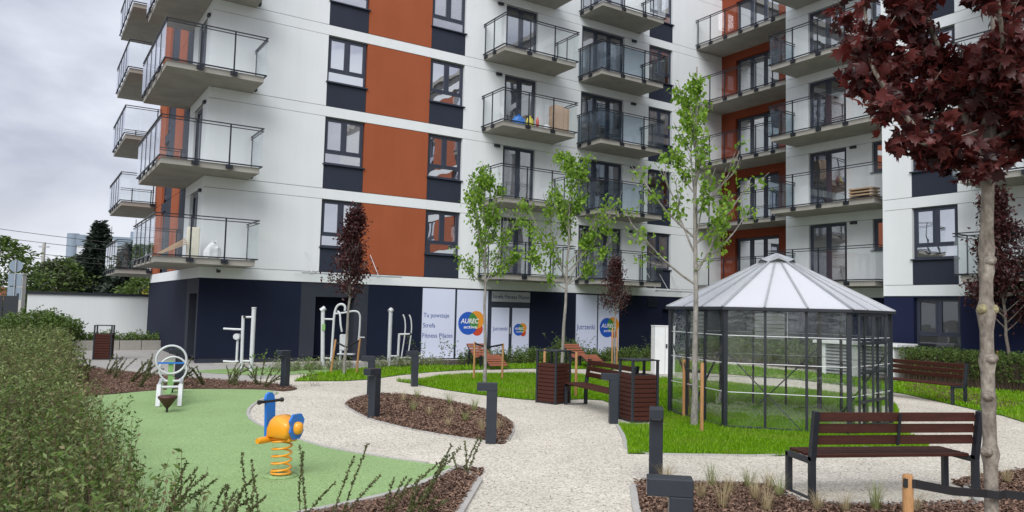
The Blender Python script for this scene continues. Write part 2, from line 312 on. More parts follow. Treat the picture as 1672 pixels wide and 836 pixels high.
def np_mesh(name, V, Fc, mat, smooth=False):
    """V (n,3); Fc (m,k) equal-size faces"""
    V = np.asarray(V, np.float32); Fc = np.asarray(Fc, np.int32); me = bpy.data.meshes.new(name)
    me.vertices.add(len(V)); me.vertices.foreach_set('co', V.ravel())
    m, k = Fc.shape; me.loops.add(m * k); me.loops.foreach_set('vertex_index', Fc.ravel())
    me.polygons.add(m); me.polygons.foreach_set('loop_start', np.arange(m, dtype=np.int32) * k); me.polygons.foreach_set('loop_total', np.full(m, k, np.int32))
    if smooth: me.polygons.foreach_set('use_smooth', np.ones(m, bool))
    me.materials.append(M[mat]); me.update(calc_edges=True); me.validate(); return me
def copy_tree(o, parent=None, loc=None, rz=None):
    c = o.copy(); COL.objects.link(c); c.parent = parent
    if loc is not None: c.location = loc
    if rz is not None: c.rotation_euler = (0, 0, rz)
    for ch in list(o.children): copy_tree(ch, c)
    return c
def smooth_closed(pts, n=6):
    """Catmull-Rom closed curve"""
    out_ = []; m = len(pts)
    for i in range(m):
        p0, p1, p2, p3 = [Vector((*pts[(i + j - 1) % m], 0)) for j in range(4)]
        for k in range(n):
            t = k / n
            q = .5 * ((2 * p1) + (-p0 + p2) * t + (2 * p0 - 5 * p1 + 4 * p2 - p3) * t * t + (-p0 + 3 * p1 - 3 * p2 + p3) * t ** 3); out_.append((q.x, q.y))
    return out_
def smooth_open(pts, n=6):
    out_ = []; m = len(pts); P_ = [Vector(p) for p in pts]
    for i in range(m - 1):
        p0, p1, p2, p3 = P_[max(i - 1, 0)], P_[i], P_[i + 1], P_[min(i + 2, m - 1)]
        for k in range(n):
            t = k / n; out_.append(.5 * ((2 * p1) + (-p0 + p2) * t + (2 * p0 - 5 * p1 + 4 * p2 - p3) * t * t + (-p0 + 3 * p1 - 3 * p2 + p3) * t ** 3))
    out_.append(P_[-1]); return out_
def in_poly(X, Y, poly):
    ins = np.zeros(len(X), bool); n = len(poly)
    for i in range(n):
        x0, y0 = poly[i]; x1, y1 = poly[(i + 1) % n]
        if y0 == y1: continue
        c = ((y0 > Y) != (y1 > Y)) & (X < (x1 - x0) * (Y - y0) / (y1 - y0) + x0); ins ^= c
    return ins
def sample_poly(poly, dens):
    a = np.array(poly); lo, hi = a.min(0), a.max(0); n = int((hi - lo).prod() * dens)
    X = RNG.uniform(lo[0], hi[0], n); Y = RNG.uniform(lo[1], hi[1], n); k = in_poly(X, Y, poly); return X[k], Y[k]
def sheet(name, poly, z, mat):
    bm = bmesh.new(); vs = [bm.verts.new((x, y, z)) for x, y in poly]; f = bm.faces.new(vs)
    if f.normal.z < 0: f.normal_flip()
    f.normal_update()
    if f.normal.z < 0: f.normal_flip()
    bmesh.ops.triangulate(bm, faces=bm.faces[:]); me = bpy.data.meshes.new(name); bm.to_mesh(me); bm.free(); me.materials.append(M[mat])
    return link(name, me)

# ---------------------------------------------------------------- apartment building (local x = along the long front, local -y = towards the court)
TH = .5705; O_ = Vector((0, 29.7003, 0))
def T(k): return 3.007 + 2.85 * (k - 1)
def Bk(k): return T(k) - .36
NF = 5; TOP = T(NF + 1) + .5
ua = Vector((math.cos(TH), math.sin(TH), 0)); un = Vector((math.sin(TH), -math.cos(TH), 0))
def W(s, o, z=0): p = O_ + ua * s + un * o; return (p.x, p.y, z)
BLD = empty('apartment_building', O_, TH)
tag(BLD, 'white apartment block with terracotta panels, glass balconies and dark blue ground floor', 'building')
class Plane:
    def __init__(s, ox, oy, rz): s.o = (ox, oy); s.rz = rz
    def pos(s, x, y, z): c, d = math.cos(s.rz), math.sin(s.rz); return (s.o[0] + c * x - d * y, s.o[1] + d * x + c * y, z)
KX = 11.8753
PA = Plane(0, 0, 0); PD = Plane(-11.52, 0, -math.pi / 2); PR = Plane(KX, 0, -math.pi / 2); PB = Plane(KX - 2.11, 0, -math.pi / 2); PC = Plane(KX - 3.849, 0, -math.pi / 2)
def part(mb, name, mat, pl): return mb.build(name, mat, BLD, pl.pos(0, 0, 0), pl.rz)
def panel_wall(pl, name, mat, x0, x1, z0, z1, holes=(), depth=.14, y=0.0, edge=.03, reveal=True):
    hs = [(max(a, x0), min(b, x1), max(c, z0), min(d, z1), *(r or [])) for a, b, c, d, *r in holes if b > x0 and a < x1 and d > z0 and c < z1]
    xs = sorted({x0, x1, *[h[0] for h in hs], *[h[1] for h in hs]}); zs = sorted({z0, z1, *[h[2] for h in hs], *[h[3] for h in hs]})
    mb = MB()
    for j in range(len(zs) - 1):
        run = None
        for i in range(len(xs)):
            solid = i < len(xs) - 1 and not any(h[0] < (xs[i] + xs[i + 1]) / 2 < h[1] and h[2] < (zs[j] + zs[j + 1]) / 2 < h[3] for h in hs)
            if solid and run is None: run = xs[i]
            if not solid and run is not None:
                mb.add([(run, y, zs[j]), (xs[i], y, zs[j]), (xs[i], y, zs[j + 1]), (run, y, zs[j + 1])], [(0, 1, 2, 3)]); run = None
    if edge:
        mb.add([(x0, y, z0), (x1, y, z0), (x1, y, z1), (x0, y, z1), (x0, y + edge, z0), (x1, y + edge, z0), (x1, y + edge, z1), (x0, y + edge, z1)],
               [(0, 4, 5, 1), (2, 6, 7, 3), (0, 3, 7, 4), (1, 5, 6, 2)])
    if reveal:
        for h in hs:
            a, b, c, d = h[:4]; dp = h[4] if len(h) > 4 else depth
            mb.add([(a, y, c), (b, y, c), (b, y, d), (a, y, d), (a, y + dp, c), (b, y + dp, c), (b, y + dp, d), (a, y + dp, d)],
                   [(0, 1, 5, 4), (1, 2, 6, 5), (2, 3, 7, 6), (3, 0, 4, 7)])
    return part(mb, name, mat, pl)
def panel(pl, name, mat, x0, x1, z0, z1, y0, y1): return part(MB().box(x0, x1, y0, y1, z0, z1), name, mat, pl)

# --- windows: frame mesh is the part; panes and sill are its pieces
WMESH = {}
def window(pl, x0, z0, wd, ht, cols, lower=0.0, y=.10, pane='window_pane', sill=False, name='window', kind=None):
    if pane in ('window_pane', 'door_pane') and random.random() < .28: pane = pane + '_blind'
    key = (round(wd, 3), round(ht, 3), tuple(cols), lower, pane)
    if key not in WMESH:
        fr = .065; mb = MB(); dz = .07
        mb.box(0, wd, 0, dz, 0, fr); mb.box(0, wd, 0, dz, ht - fr, ht); mb.box(0, fr, 0, dz, fr, ht - fr); mb.box(wd - fr, wd, 0, dz, fr, ht - fr)
        zl = lower if lower else 0; rects = []
        if lower: mb.box(fr, wd - fr, -.004, dz - .004, zl - .04, zl + .04)
        n = len(cols); tot = sum(cols); xx = fr; zb = zl + .04 if lower else fr
        for i, c in enumerate(cols):
            wi = (wd - 2 * fr) * c / tot
            if i: mb.box(xx - .045, xx + .045, -.004, dz - .004, zb, ht - fr)
            a = xx + (.045 if i else 0); b = xx + wi - (.045 if i < n - 1 else 0); s_ = .055
            # sash
            mb.box(a, b, -.014, .05, zb, zb + s_); mb.box(a, b, -.014, .05, ht - fr - s_, ht - fr); mb.box(a, a + s_, -.014, .05, zb + s_, ht - fr - s_); mb.box(b - s_, b, -.014, .05, zb + s_, ht - fr - s_)
            rects.append((a + s_, b - s_, zb + s_, ht - fr - s_)); xx += wi
        if lower: rects.append((fr, wd - fr, fr, zl - .04))
        pms = []
        for a, b, c, d in rects: pms.append((MB().box(0, b - a, 0, .02, 0, d - c).mesh('pane', pane), (a, .022, c)))
        sm = MB().box(-.06, wd + .06, -.17, .02, -.035, 0).mesh('sill', 'window_frame')
        WMESH[key] = (mb.mesh('window', 'window_frame'), pms, sm)
    me, pms, sm = WMESH[key]
    o = link(name, me, BLD, pl.pos(x0, y, z0), pl.rz)
    for pme, lc in pms: link('pane', pme, o, lc, rot=(random.uniform(-.006, .006), 0, random.uniform(-.006, .006)))
    if sill: link('sill', sm, o, (0, 0, -.002))
    return o

# --- balconies: slab is the part; handrail, bottom rail, posts and glass sheets are its pieces
def balcony_proto(poly, edge_path, tinted=(), spacing=1.02):
    """poly: slab outline (plan), edge_path: open polyline of the railing, in plane coordinates, z from the slab's underside"""
    slab = MB().prism(poly, 0, .18).mesh('balcony', 'concrete_slab')
    parts = []
    hr = MB(); br = MB()
    for a, b in zip(edge_path[:-1], edge_path[1:]):
        A_ = Vector((*a, 0)); B_ = Vector((*b, 0)); d = (B_ - A_).normalized(); e_ = d * .02
        hr.bar(A_ - e_ + Vector((0, 0, 1.40)), B_ + e_ + Vector((0, 0, 1.40)), .05, .028); hr.bar(A_ - e_ + Vector((0, 0, 1.315)), B_ + e_ + Vector((0, 0, 1.315)), .035, .024)
        br.bar(A_ - e_ + Vector((0, 0, .215)), B_ + e_ + Vector((0, 0, .215)), .045, .035)
    parts.append(('handrail', hr.mesh('handrail', 'rail_steel'), (0, 0, 0), 0)); parts.append(('bottom_rail', br.mesh('bottom_rail', 'rail_steel'), (0, 0, 0), 0))
    gi = 0
    post_me = MB().box(-.022, .022, -.014, .014, .12, 1.40).box(-.10, -.025, .0, .055, .035, .165).box(.025, .10, .0, .055, .035, .165).box(-.022, .022, -.012, .03, .05, .2).mesh('post', 'rail_steel')
    for si, (a, b) in enumerate(zip(edge_path[:-1], edge_path[1:])):
        A_ = Vector((*a, 0)); B_ = Vector((*b, 0)); Ls = (B_ - A_).length; d = (B_ - A_).normalized(); n = max(1, round(Ls / spacing)); ang = math.atan2(d.y, d.x)
        for i in range(n):
            off = .16 if i == 0 and n > 1 else 0
            p0 = A_ + d * (Ls * i / n); p1 = A_ + d * (Ls * (i + 1) / n)
            gl = Ls / n - .03
            gm = 'balcony_glass_tinted' if gi in tinted else 'balcony_glass'
            parts.append(('glass_panel', MB().box(0, gl, -.005, .005, .235, 1.30).mesh('glass_panel', gm), tuple(p0 + d * .015), ang)); gi += 1
            if i > 0: parts.append(('post', post_me, tuple(p0), ang))
        if si == 0: parts.append(('post', post_me, tuple(A_ + d * .12), ang))
        if si == len(edge_path) - 2: parts.append(('post', post_me, tuple(B_ - d * .12), ang))
    return slab, parts
def place_balcony(pl, proto, z, x=0, y=0):
    slab, parts = proto; o = link('balcony', slab, BLD, pl.pos(x, y, z), pl.rz)
    for nm, me, lc, ang in parts: link(nm, me, o, lc, ang)
    return o
def simple_balcony(x0, x1, d, **kw):
    return balcony_proto([(x0, .05), (x0, -d), (x1, -d), (x1, .05)], [(x0 - .055, -.02), (x0 - .055, -d - .055), (x1 + .055, -d - .055), (x1 + .055, -.02)], **kw)

# --- front A
A_open = []
for k in range(1, NF + 1):
    t, b = T(k), Bk(k + 1)
    A_open += [(-7.73, -2.36, t, b), (-.54, .99, t + .18, b), (3.27, 5.64, t + .18, b), (7.12, 8.57, t, b)]
XA0, XA1 = -11.516, KX
for k in range(1, NF + 2):
    panel_wall(PA, 'wall_band', 'render_white', XA0, XA1, Bk(k) + .006, T(k) - .008)
    if k <= NF:
        panel_wall(PA, 'wall_panel', 'render_white', XA0, XA1, T(k) + .008, Bk(k + 1) - .008, [h for h in A_open if T(k) - .01 < h[2] < Bk(k + 1)])
panel_wall(PA, 'wall_core', 'joint', XA0, XA1, Bk(1), TOP, A_open, y=.028, edge=0, reveal=False)
for k in range(1, NF + 1):
    t, b = T(k), Bk(k + 1); h = b - t
    for x0, x1 in ((-7.73, -6.293), (-3.801, -2.36), (7.12, 8.57)):
        panel(PA, 'spandrel', 'panel_grey', x0 + .006, x1 - .006, t + .006, t + .835, .012, .14)
        window(PA, x0 + .02, t + .86, x1 - x0 - .04, h - .87, (1, 1), lower=.42, sill=True)
    panel(PA, 'accent_panel', 'render_terracotta', -6.288, -3.806, t + .008, b - .008, .004, .16)
    window(PA, -.53, t + .18, 1.51, h - .19, (1, 1), pane='door_pane', name='balcony_door')
    window(PA, 3.28, t + .18, 2.35, h - .19, (1, 1, 1), pane='door_pane', name='balcony_door')
    for s_, z_ in ((-.84, b - .07), (6.18, b - .07)):
        part(MB().bbox(s_ - .13, s_ + .13, -.09, 0, z_ - .055, z_ + .055, .015), 'wall_lamp', 'anthracite', PA)
bal1 = simple_balcony(-1.50, 1.85, 1.5); bal2 = simple_balcony(3.15, 6.55, 1.5)
bal2t = simple_balcony(3.15, 6.55, 1.5, tinted=(0, 1, 2, 3, 5))
for k in range(1, NF + 1): place_balcony(PA, bal1, T(k)); place_balcony(PA, bal2t if k in (2, 3, 4) else bal2, T(k))

# ground floor of front A
GA = [(-7.79, -6.41, 0, 2.17, .7), (-3.85, .95, .03, 2.63, .10), (3.2, 5.62, .03, 2.63, .10), (8.12, 8.95, 0, 2.07, .25)]
panel_wall(PA, 'ground_floor_wall', 'render_navy', -11.5, -8.29, .16, Bk(1) - .004, [], y=.03, edge=.02)
panel_wall(PA, 'ground_floor_wall', 'render_grey', -8.29, -5.92, .16, Bk(1) - .004, [GA[0]], y=.032, edge=.0)
panel_wall(PA, 'ground_floor_wall', 'render_navy', -5.92, KX, .16, Bk(1) - .004, GA[1:], y=.03, edge=.0)
panel_wall(PA, 'plinth', 'render_grey', -11.5, KX, -.1, .155, [(a, b, -.2, d, r) for a, b, c, d, r in GA if c == 0] + [(-3.85, .95, .03, .3, .1), (3.2, 5.62, .03, .3, .1)], y=.05, edge=.02)
panel(PA, 'entrance_door', 'render_navy', -7.79, -6.41, 0, 2.17, .70, .74); panel(PA, 'service_door', 'render_navy', 8.12, 8.95, 0, 2.07, .25, .29)
ls = MB(); [ls.box(7.2, 7.78, -.02 + .0, .03, 2.18 + i * .085, 2.18 + i * .085 + .06) for i in range(5)]; part(ls, 'vent_louvre', 'anthracite', PA)
def text_obj(body, x, z, wd, ht, mat, parent, y, shear=0.0, bold=0.0):
    cu = bpy.data.curves.new('lettering', 'FONT'); cu.body = body; cu.size = 1; cu.shear = shear; cu.offset = .012 + bold
    to = bpy.data.objects.new('tmp', cu); COL.objects.link(to); dg = bpy.context.evaluated_depsgraph_get()
    me = bpy.data.meshes.new_from_object(to.evaluated_get(dg)); bpy.data.objects.remove(to); bpy.data.curves.remove(cu)
    co = np.array([v.co[:] for v in me.vertices]); lo, hi = co.min(0), co.max(0); sx = wd / (hi[0] - lo[0]); sz = ht / .72
    for v in me.vertices: v.co = ((v.co.x - lo[0]) * sx, 0, v.co.y * sz)
    me.name = 'lettering'; me.materials.clear(); me.materials.append(M[mat]); return link('lettering', me, parent, (x, y, z))
def disc(cx, cz, r, n=40): return [(cx + r * math.cos(2 * math.pi * i / n), cz + r * math.sin(2 * math.pi * i / n)) for i in range(n)]
def flat(poly, name, mat, parent, y):
    mb = MB(); mb.add([(a, y, b) for a, b in poly], [tuple(range(len(poly)))]); return mb.build(name, mat, parent)
def logo(parent, cx, cz, r):
    o1 = (cx + .35 * r / .43, cz + .13 * r / .43, .34 * r / .43); o2 = (cx + .40 * r / .43, cz - .22 * r / .43, .25 * r / .43)
    flat(disc(*o2), 'logo_disc', 'logo_red', parent, -.004); flat(disc(*o1), 'logo_disc', 'logo_orange', parent, -.006); flat(disc(cx, cz, r), 'logo_disc', 'logo_blue', parent, -.008)
    # overlap lens of blue and orange
    P1 = [p for p in disc(*o1, n=120) if (p[0] - cx) ** 2 + (p[1] - cz) ** 2 < r * r]; P2 = [p for p in disc(cx, cz, r, n=120) if (p[0] - o1[0]) ** 2 + (p[1] - o1[1]) ** 2 < o1[2] ** 2]
    pts = P1 + P2; mx_ = sum(p[0] for p in pts) / len(pts); mz_ = sum(p[1] for p in pts) / len(pts); pts.sort(key=lambda p: math.atan2(p[1] - mz_, p[0] - mx_))
    flat(pts, 'logo_disc', 'logo_green', parent, -.010)
    text_obj('AUREC', cx - .78 * r, cz + .0 * r, 1.85 * r, .42 * r, 'print_white', parent, -.014, .16, .008); text_obj('active', cx - .45 * r, cz - .45 * r, 1.35 * r, .28 * r, 'print_white', parent, -.014, .0, .004)
def poster(x0, x1, z0, z1, y=.02, mat='poster_film', nm='window_poster'):
    return MB().box(0, x1 - x0, 0, .012, 0, z1 - z0).build(nm, mat, BLD, PA.pos(x0, y, z0))
panel(PA, 'shopfront_frame', 'window_frame', -3.85, .95, .03, 2.63, .06, .10); panel(PA, 'shopfront_frame', 'window_frame', 3.2, 5.62, .03, 2.63, .06, .10)
p1 = poster(-3.81, -2.47, .04, 2.6); text_obj('Tu powstaje', .05, 1.50, 1.06, .165, 'ink_blue', p1, -.003); text_obj('Strefa', .04, 1.13, .50, .165, 'ink_blue', p1, -.003); text_obj('Fitness Pilates', .03, .76, 1.25, .165, 'ink_blue', p1, -.003)
p2 = poster(-2.38, -1.03, .04, 2.59); logo(p2, .50, 1.30, .43)
p3 = poster(-.86, .92, 2.19, 2.59, nm='sign_board'); text_obj('Strefa Fitness Pilates', .03, .13, 1.72, .15, 'ink_navy', p3, -.003)
M['sign_grey'] = None; pm('sign_grey', (.40, .41, .44), .5, .03); p3.data.materials.clear(); p3.data.materials.append(M['sign_grey'])
d1 = poster(-.85, -.05, .06, 1.96); text_obj('Jutrzenki', .06, 1.02, .68, .15, 'ink_blue', d1, -.003)
d2 = poster(.10, .90, .06, 1.96); logo(d2, .30, 1.05, .235)
p5 = poster(3.24, 4.36, .05, 2.59); text_obj('Jutrzenki', .03, 1.10, .98, .22, 'ink_blue', p5, -.003)
p6 = poster(4.43, 5.57, .05, 2.58); logo(p6, .48, 1.18, .41)
part(MB().box(-.015, .0, -.03, 0, .95, 1.2), 'door_pull', 'silver_paint', PA)
# glass canopies hung on rods above the doors
def canopy(x0, x1, z, d):
    c = part(MB().box(x0, x1, -d, -.02, z, z + .02), 'canopy', 'balcony_glass', PA)
    n = 3
    for i in range(n):
        x_ = x0 + (x1 - x0) * (i + .35) / n
        MB().tube([(x_ - .05, -.01, z + .78), (x_, -d + .25, z + .03)], .012, 6).build('hanger_rod', 'silver_paint', c)
        MB().box(x_ - .05, x_ + .05, -d + .2, -d + .3, z - .03, z + .035).build('clamp', 'silver_paint', c)
    MB().box(x0, x1, -d - .012, -d, z - .015, z + .035).build('edge_trim', 'galvanised', c)
canopy(-8.59, -5.11, 2.90, .95); canopy(6.95, 9.15, 2.86, .8)

# --- side D (left end, facing the street side)
D_open = []
for k in range(1, NF + 1): D_open += [(-2.27, -.86, T(k) + .18, Bk(k + 1), .12), (-4.49, -3.21, T(k), Bk(k + 1), .1), (-6.35, -4.49, T(k), Bk(k + 1), .02), (-8.9, -6.35, T(k), Bk(k + 1), .1), (-10.86, -8.9, T(k), Bk(k + 1), .02)]
for k in range(1, NF + 2):
    panel_wall(PD, 'wall_band', 'render_white', -10.9 if k == 1 else -3.205, -.004, Bk(k) + .006, T(k) - .008)
    if k <= NF: panel_wall(PD, 'wall_panel', 'render_white', -3.205, -.004, T(k) + .008, Bk(k + 1) - .008, [h for h in D_open if T(k) - .01 < h[2] < Bk(k + 1)])
panel_wall(PD, 'wall_core', 'joint', -10.9, -.03, Bk(1), TOP, D_open, y=.028, edge=0, reveal=False)
for k in range(1, NF + 1):
    t, b = T(k), Bk(k + 1)
    window(PD, -2.26, t + .18, 1.39, b - t - .19, (1, 1), pane='door_pane', name='balcony_door', y=.10)
    tn = T(k + 1)
    panel(PD, 'accent_panel', 'panel_grey', -4.485, -3.215, t + .008, tn - .008, .012, .1)
    panel(PD, 'accent_panel', 'render_terracotta', -6.345, -4.495, t + .008, tn - .008, .004, .1)
    panel(PD, 'accent_panel', 'panel_grey', -7.75, -6.355, t + .008, tn - .008, .012, .1)
    window(PD, -8.89, t + .18, 1.13, b - t - .19, (1,), pane='door_pane', name='balcony_door', y=.1); panel(PD, 'lintel', 'panel_grey', -8.895, -7.76, b + .004, tn - .008, .012, .1)
    panel(PD, 'accent_panel', 'render_terracotta', -10.85, -8.905, t + .008, tn - .008, .004, .1)
    part(MB().bbox(-.55, -.32, -.09, 0, b - .12, b - .02, .015), 'wall_lamp', 'anthracite', PD)
panel_wall(PD, 'ground_floor_wall', 'render_navy', -11.3, -2.07, .16, Bk(1) - .004, y=.03, edge=.02)
panel_wall(PD, 'ground_floor_wall', 'render_grey', -2.07, -.03, .16, Bk(1) - .004, [(-1.61, -.34, 0, 2.16, .45)], y=.03, edge=.0)
panel_wall(PD, 'plinth', 'render_grey', -11.3, -.05, -.1, .155, [(-1.61, -.34, -.2, 2.16, .45)], y=.05, edge=.02)
panel(PD, 'entrance_door', 'render_navy', -1.61, -.34, 0, 2.16, .45, .5)
panel(PA, 'rear_wall', 'render_white', -11.48, KX + 12, 0, TOP, 10.88, 11.0)     # back of the block
corner = balcony_proto([(-10.2, .05), (-10.2, -1.42), (-12.97, -1.42), (-12.97, 3.65), (-11.45, 3.65), (-11.45, .05)],
                       [(-10.145, -.02), (-10.145, -1.475), (-13.025, -1.475), (-13.025, 3.705), (-11.54, 3.705)], tinted=())
far = balcony_proto([(-11.45, 10.4), (-12.85, 10.4), (-12.85, 15.4), (-9.0, 15.4), (-9.0, 11.02), (-11.45, 11.02)],
                    [(-11.54, 10.345), (-12.905, 10.345), (-12.905, 15.455), (-11.0, 15.455)])
for k in range(1, NF + 1): place_balcony(PA, corner, T(k)); place_balcony(PA, far, T(k))
for x_ in (-11.0, -12.1):   # small cameras / lamps below the lowest corner balcony
    part(MB().tube([(x_, -.0, 2.92), (x_, -.18, 2.9)], .02, 6).box(x_ - .05, x_ + .05, -.3, -.16, 2.82, 2.9), 'wall_lamp', 'anthracite', PA) if x_ > -11.5 else None

# --- wing: red recess, white bay b, forward bay c
R_open = [(.87, 3.33, T(k) + .18, Bk(k + 1) - .02, .2) for k in range(1, NF + 1)]
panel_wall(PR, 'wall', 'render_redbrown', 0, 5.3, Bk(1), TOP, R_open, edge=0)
for k in range(1, NF + 1):
    window(PR, .88, T(k) + .18, 2.44, Bk(k + 1) - T(k) - .21, (1, 1, 1), pane='window_pane', name='balcony_door', y=.15)
panel_wall(PR, 'ground_floor_wall', 'render_navy', 0, 5.3, 0, Bk(1) - .004, y=.03, edge=0)
redb = balcony_proto([(.02, .05), (.02, -1.75), (5.28, -1.75), (5.28, .05)], [(.03, -1.805), (5.27, -1.805)], spacing=.87)
for k in range(1, NF + 1): place_balcony(PR, redb, T(k))
panel(PA, 'side_wall', 'render_white', KX - 2.11 + .01, KX + .2, 0, TOP, -5.36, -5.302)
B_open = []
for k in range(1, NF + 1): B_open += [(6.36, 8.0, T(k) + .18, Bk(k + 1)), (9.03, 10.2, T(k) + 1.36, Bk(k + 1))]
C_open = []
for k in range(1, NF + 1): C_open += [(11.46, 12.9, T(k), Bk(k + 1)), (15.0, 16.5, T(k) + .18, Bk(k + 1)), (18.6, 24.0, T(k), Bk(k + 1)), (27.0, 28.5, T(k) + .18, Bk(k + 1)), (32, 36, T(k), Bk(k + 1))]
CX1 = 42.0
for pl, x0, x1, op in ((PB, 5.3, 10.47, B_open), (PC, 10.47, CX1, C_open)):
    for k in range(1, NF + 2):
        panel_wall(pl, 'wall_band', 'render_white', x0, x1, Bk(k) + .006, T(k) - .008)
        if k <= NF: panel_wall(pl, 'wall_panel', 'render_white', x0, x1, T(k) + .008, Bk(k + 1) - .008, [h for h in op if T(k) - .01 < h[2] < Bk(k + 1)])
    panel_wall(pl, 'wall_core', 'joint', x0, x1, Bk(1), TOP, op, y=.028, edge=0, reveal=False)
for k in range(1, NF + 1):
    t, b = T(k), Bk(k + 1)
    window(PB, 6.37, t + .18, 1.62, b - t - .19, (1, 1), pane='door_pane', name='balcony_door')
    window(PB, 9.04, t + 1.36, 1.15, b - t - 1.37, (1,), sill=True)
    part(MB().bbox(8.17, 8.43, -.09, 0, b - .12, b - .02, .015), 'wall_lamp', 'anthracite', PB)
    for x0, x1 in ((11.46, 12.9), (18.6, 20.0), (22.56, 24.0)):
        panel(PC, 'spandrel', 'panel_grey', x0 + .006, x1 - .006, t + .006, t + .805, .012, .14)
        window(PC, x0 + .02, t + .83, x1 - x0 - .04, b - t - .84, (1, 1), lower=.42, sill=True)
    panel(PC, 'accent_panel', 'render_terracotta', 20.006, 22.554, t + .008, b - .008, .004, .16); panel(PC, 'accent_panel', 'render_terracotta', 32.006, 35.994, t + .008, b - .008, .004, .16); window(PC, 27.01, t + .18, 1.48, b - t - .19, (1, 1), pane='door_pane', name='balcony_door')
    window(PC, 15.01, t + .18, 1.48, b - t - .19, (1, 1), pane='door_pane', name='balcony_door')
bb = balcony_proto([(5.78, .05), (5.78, -1.55), (10.05, -1.55), (10.05, .05)], [(5.725, -.02), (5.725, -1.605), (10.105, -1.605), (10.105, -.02)], tinted=(0, 1))
cb = balcony_proto([(13.72, .05), (13.72, -1.5), (17.3, -1.5), (17.3, .05)], [(13.55, -.02), (13.55, -1.555), (17.355, -1.555), (17.355, -.02)])
for k in range(1, NF + 1): place_balcony(PB, bb, T(k)); place_balcony(PC, cb, T(k)); place_balcony(PC, cb, T(k), 12.0)
panel(PA, 'side_wall', 'render_white', KX - 3.849 + .01, KX - 2.0, Bk(1), TOP, -10.53, -10.472)
panel_wall(PB, 'ground_floor_wall', 'render_blue', 5.3, 10.47, 0, Bk(1) - .004, y=.03, edge=.02)
panel_wall(PC, 'ground_floor_wall', 'render_blue', 10.47, CX1, 0, Bk(1) - .004, [(11.46, 12.92, .9, 2.6, .2), (17, 19, .9, 2.6, .2)], y=.03, edge=.02)
window(PC, 11.48, .91, 1.42, 1.69, (1, 1), lower=.52, pane='gf_pane', y=.17); window(PC, 17.02, .91, 1.96, 1.69, (1, 1), lower=.52, pane='gf_pane', y=.17)
panel(PA, 'side_wall', 'render_blue', KX - 3.849 + .04, KX - 2.0, 0, Bk(1), -10.53, -10.475)
# roof, closing walls
rf = MB(); rf.box(-11.6, KX + .3, -.08, 11.1, TOP, TOP + .3); rf.box(KX - 3.93, KX + 12, -CX1, -10.40, TOP + .004, TOP + .304); rf.box(KX - 2.19, KX + 12, -10.40, -5.22, TOP + .004, TOP + .304); rf.box(KX + .3, KX + 12, -5.22, 11.0, TOP + .004, TOP + .304); rf.box(KX - .08, KX + .3, -5.22, -.08, TOP + .004, TOP + .304); part(rf, 'roof', 'concrete_slab', PA)
panel(PA, 'rear_wall', 'render_white', KX + 11.9, KX + 12, 0, TOP, -CX1, 11); panel(PA, 'end_wall', 'render_white', KX - 3.8, KX + 12, 0, TOP, -CX1, -CX1 + .1)
panel(PA, 'rear_wing_wall', 'render_white', -9.0, -8.9, 0, TOP, 11.02, 24)

# ---------------------------------------------------------------- ground
def S(o, label=None): o['kind'] = 'structure'; return o
g = 900; S(MB().add([(-g, -g, -.01), (g, -g, -.01), (g, g, -.01), (-g, g, -.01)], [(0, 1, 2, 3)]).build('ground', 'far_ground'))
S(sheet('path', [(-18, 1), (16, 1), (22, 14), W(8, 2)[:2], W(12, 1)[:2], W(-11.4, -.5)[:2], W(-13, -10)[:2], (-20, 27)], .0, 'path_aggregate'))
S(sheet('pavement', [W(-17.5, 2.6)[:2], W(-16.5, -9)[:2], W(-11.0, -11)[:2], W(-11.0, .6)[:2], W(-3.0, .6)[:2], W(-3.4, 3.0)[:2], W(-6.2, 4.2)[:2], W(-9.5, 4.4)[:2], W(-12.6, 6.6)[:2]], .004, 'paving'))
GREEN = smooth_open([(-9.2, 14.0, 0), (-7.99, 15.25, 0), (-7.64, 15.89, 0), (-7.02, 16.52, 0), (-6.04, 16.75, 0), (-5.38, 16.77, 0), (-4.95, 16.4, 0)], 3)[:-1] + smooth_open([(-4.89, 16.3, 0), (-4.86, 15.08, 0), (-4.73, 14.11, 0), (-4.54, 13.36, 0), (-4.27, 12.66, 0), (-3.97, 12.11, 0), (-3.69, 11.72, 0), (-2.97, 10.84, 0), (-2.33, 10.17, 0), (-1.56, 9.69, 0), (-1.09, 9.44, 0), (-.64, 9.22, 0)], 4)
GREEN = [(p[0], p[1]) for p in GREEN] + [(-.79, 8.54), (-1.01, 8.03), (-1.22, 7.67), (-1.43, 7.42), (-1.73, 7.1), (-2.3, 6.5), (-3.2, 5.8), (-4.2, 6.2)]
S(sheet('playground_surface', GREEN, .008, 'rubber_green'))
S(sheet('gym_surface', smooth_closed([(-8.6, 20.9), (-7.3, 20.15), (-6.4, 20.15), (-5.6, 20.9), (-4.9, 22.2), (-5.6, 23.3), (-7.2, 22.6)], 4), .009, 'rubber_green_far'))
ISLAND = smooth_closed([(-3.15, 15.3), (-3.05, 15.97), (-2.80, 16.37), (-2.43, 16.5), (-1.74, 16.1), (-1.12, 15.34), (-.4, 14.32), (-.12, 13.56), (.03, 13.0), (.09, 12.44), (.07, 11.83), (-.04, 10.86), (-.28, 10.98), (-.68, 11.22), (-1.38, 11.76), (-2.2, 12.7), (-2.75, 13.7), (-3.1, 14.6)], 3)
MULCH_L = [(-.60, 9.12), (-.27, 9.04), (-.44, 7.22), (-.65, 5), (-3.2, 4.6), (-3.1, 5.7), (-2.25, 6.45), (-1.69, 7.06), (-1.39, 7.38), (-1.18, 7.63), (-.97, 7.99), (-.75, 8.5)]
